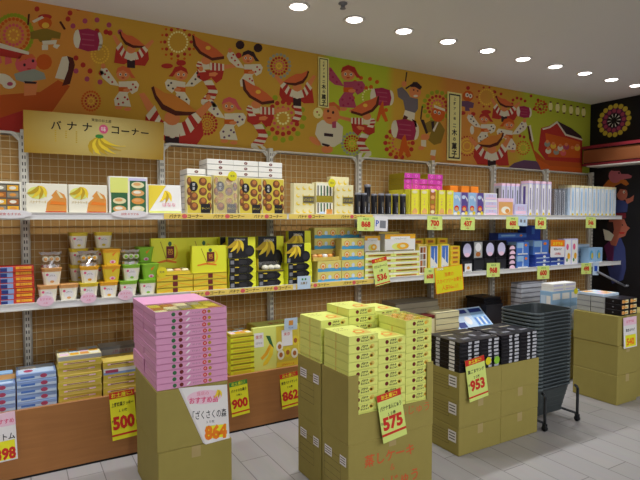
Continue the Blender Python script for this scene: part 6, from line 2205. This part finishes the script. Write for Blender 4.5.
def basket():
    b = MB()
    t = .0014
    prof = [(.77, 0.0, 0), (.78, .02, 0), (.955, BHH - .03, 0), (.985, BHH - .0145, .002), (1.0, BHH - .0135, .006), (1.0, BHH - .003, .006), (.997, BHH, .003), (.985, BHH - .001, 0), (.955, BHH - .03, -t), (.78, .02, -t), (.77, .003, -t)]
    rings = []
    for s, z, e in prof:
        rings.append([(x, y, z) for x, y in rr(BL / 2 * s + e * .5, BWD / 2 * s + e * .5, .075 * s)])
    n = len(rings[0])
    for i in range(len(rings) - 1):
        b.add(rings[i] + rings[i + 1], [(k, (k + 1) % n, n + (k + 1) % n, n + k) for k in range(n)], 'basket' if i < 3 else 'basket_rim_lit' if i < 7 else 'basket_in', False)
    b.add(rings[0], [tuple(range(n))[::-1]], 'basket'); b.add(rings[-1], [tuple(range(n))], 'basket_in')
    for zz in (.05, .085, .12, .155):      # moulded ribs round the side
        s = .78 + .175 * (zz - .02) / (BHH - .05)
        r0 = rr(BL / 2 * s + .0004, BWD / 2 * s + .0004, .075 * s); r1 = rr(BL / 2 * s + .0010, BWD / 2 * s + .0010, .075 * s)
        vs = [(x, y, zz - .004) for x, y in r0] + [(x, y, zz - .002) for x, y in r1] + [(x, y, zz + .002) for x, y in r1] + [(x, y, zz + .004) for x, y in r0]
        b.add(vs, [(j * n + k, j * n + (k + 1) % n, (j + 1) * n + (k + 1) % n, (j + 1) * n + k) for j in range(3) for k in range(n)], 'basket')
    o = b.build('shopping_basket')
    for s in (-1, 1):
        b = MB()
        pts = [(-BL * .30, s * BWD * .497, BHH - .008), (-BL * .28, s * (BWD * .5 + .0085), BHH - .008), (0, s * (BWD * .5 + .010), BHH - .008), (BL * .28, s * (BWD * .5 + .0085), BHH - .008), (BL * .30, s * BWD * .497, BHH - .008)]
        b.tube(pts, .0035, 'steel_dark', 6); b.build('handle', o)
    return o


bk = basket()
NBK = 22
BP = .0262
BZ0 = .07
ROT = R(0)
for i in range(NBK):
    k = NBK - 1 - i
    place(bk, (BXX + random.uniform(-.0003, .0003), BYY + random.uniform(-.0003, .0003), BZ0 + i * BP), 'dark grey shopping basket, %s in the nested stack' % nth(k, NBK), 'basket', 'nested shopping baskets', ROT)
TXX, TYY = 3.385, 2.545
tr = tag(empty('basket_trolley', (TXX, TYY, 0)), 'dark tubular trolley on castors carrying the stack of baskets', 'trolley')
hx, hy = .187, .225
b = MB()
for s in (-1, 1):
    b.tube([(s * hx, -hy, .058), (s * hx, hy, .058)], .009, 'steel_dark', 8)
for y in (-.10, .10):
    b.tube([(-hx, y, .0585), (hx, y, .0585)], .0075, 'steel_dark', 8)
b.build('base_frame', tr)
for sx in (-1, 1):
    for sy in (-1, 1):
        b = MB()
        pts = [(sx * hx, sy * hy, .052)] + [(sx * hx, sy * hy, z) for z in (.1, .2, .245)] + [(sx * hx, sy * (hy - .008), .258), (sx * hx, sy * (hy - .026), .266)]
        b.tube(pts, .0105, 'steel_dark', 10); b.build('leg', tr)
        b = MB()
        b.tube([(sx * hx - .009, sy * hy, .021), (sx * hx + .009, sy * hy, .021)], .0205, 'rubber', 14)
        b.box(sx * hx - .013, sx * hx - .0095, sy * hy - .012, sy * hy + .012, .02, .05, 'steel_dark'); b.box(sx * hx + .0095, sx * hx + .013, sy * hy - .012, sy * hy + .012, .02, .05, 'steel_dark')
        b.box(sx * hx - .013, sx * hx + .013, sy * hy - .012, sy * hy + .012, .05, .054, 'steel_dark'); b.build('castor', tr)

# --- right hand cartons
GX, GY, GH = 4.135, 2.349, .2395
gc = carton(.285, .385, GH)
for r_ in range(3):
    place(gc, (GX + (r_ % 2) * .004, GY + .002 * r_, .0008 + r_ * (GH + .0008)), 'large plain carton at right edge with pale boxes on top, %s' % ('on floor', 'middle', 'topmost')[r_], 'carton', 'cartons at the right edge')
gc2 = carton(.30, .40, GH)
for r_ in range(3):
    place(gc2, (GX + .31, GY + .03, .0008 + r_ * (GH + .0008)), 'large plain carton cut by the right edge of picture, %s' % ('on floor', 'middle', 'topmost')[r_], 'carton', 'cartons cut by the right edge')
ZG = .0008 + 3 * (GH + .0008)
gs = simple_box('grey_sweets_box', .20, .118, .044, 'grey_box', lambda f, w, h: f.rect(0, w, h * .9, h, 'grey_mid', 0), lambda f, d, h: f.rect(0, d, h * .9, h, 'grey_mid', 0), lambda f, w, d: f.rect(w * .1, w * .9, d * .1, d * .9, 'silver_print', 0))
stack(gs, GX + .03, GY + .262, ZG, 3, .045, 'pale grey box', 'in rear stack on right cartons', 'box', 'pale grey boxes', jit=.002, rj=.5)
stack(gs, GX + .03, GY + .137, ZG, 3, .045, 'pale grey box', 'in front stack on right cartons', 'box', 'pale grey boxes', jit=.002, rj=.5)
gt = simple_box('assorted_tray', .22, .22, .022, 'sky_pale', None, None, assort)
place(gt, (GX + .03, GY + .145, ZG + .136), 'opened tray of assorted sweets on the pale grey boxes', 'tray')
bs = simple_box('black_window_box', .115, .13, .044, 'black_gloss', lambda f, w, h: (f.rect(w * .12, w * .42, h * .2, h * .85, 'peach', 0), f.rect(w * .5, w * .9, h * .2, h * .85, 'cream', 0), f.rect(w * .2, w * .8, h * .35, h * .6, 'cake', 1)), lambda f, d, h: f.ell(d * .5, h * .5, .006, .006, 'grey_mid', 0))
for c in range(2):
    stack(bs, GX + .035 + .118 * c, GY + .004, ZG, 3, .045, 'black box with pale window', 'in %s stack at right edge' % ('left', 'right')[c], 'box', 'black window boxes', jit=.001, rj=.3)
card('sale_card', 630, 317, 347, GY - .006, 13, 'paper', [('おすすめ', .86, .10, 'ink_pink'), ('東京みやげ', .58, .10, 'ink_black'), ('540', .2, .24, 'ink_orange')], 'white sale card with pink and orange print on right hand carton', head=('paper_pink', .74), lean=.04)
# slanted arm beyond the shelf end
p0, p1 = at(598, 272, 3.46), atx(625, 286, 6.1)
b = MB(); b.tube([(0, 0, 0), p1 - p0], .013, 'grey_mid', 8); b.tube([p1 - p0, (p1 - p0) + Vector((.06, .0, .0))], .013, 'grey_mid', 8)
tag(b.build('sign_arm', loc=p0), 'slanting grey arm at the far end of the lower shelf', 'bracket')
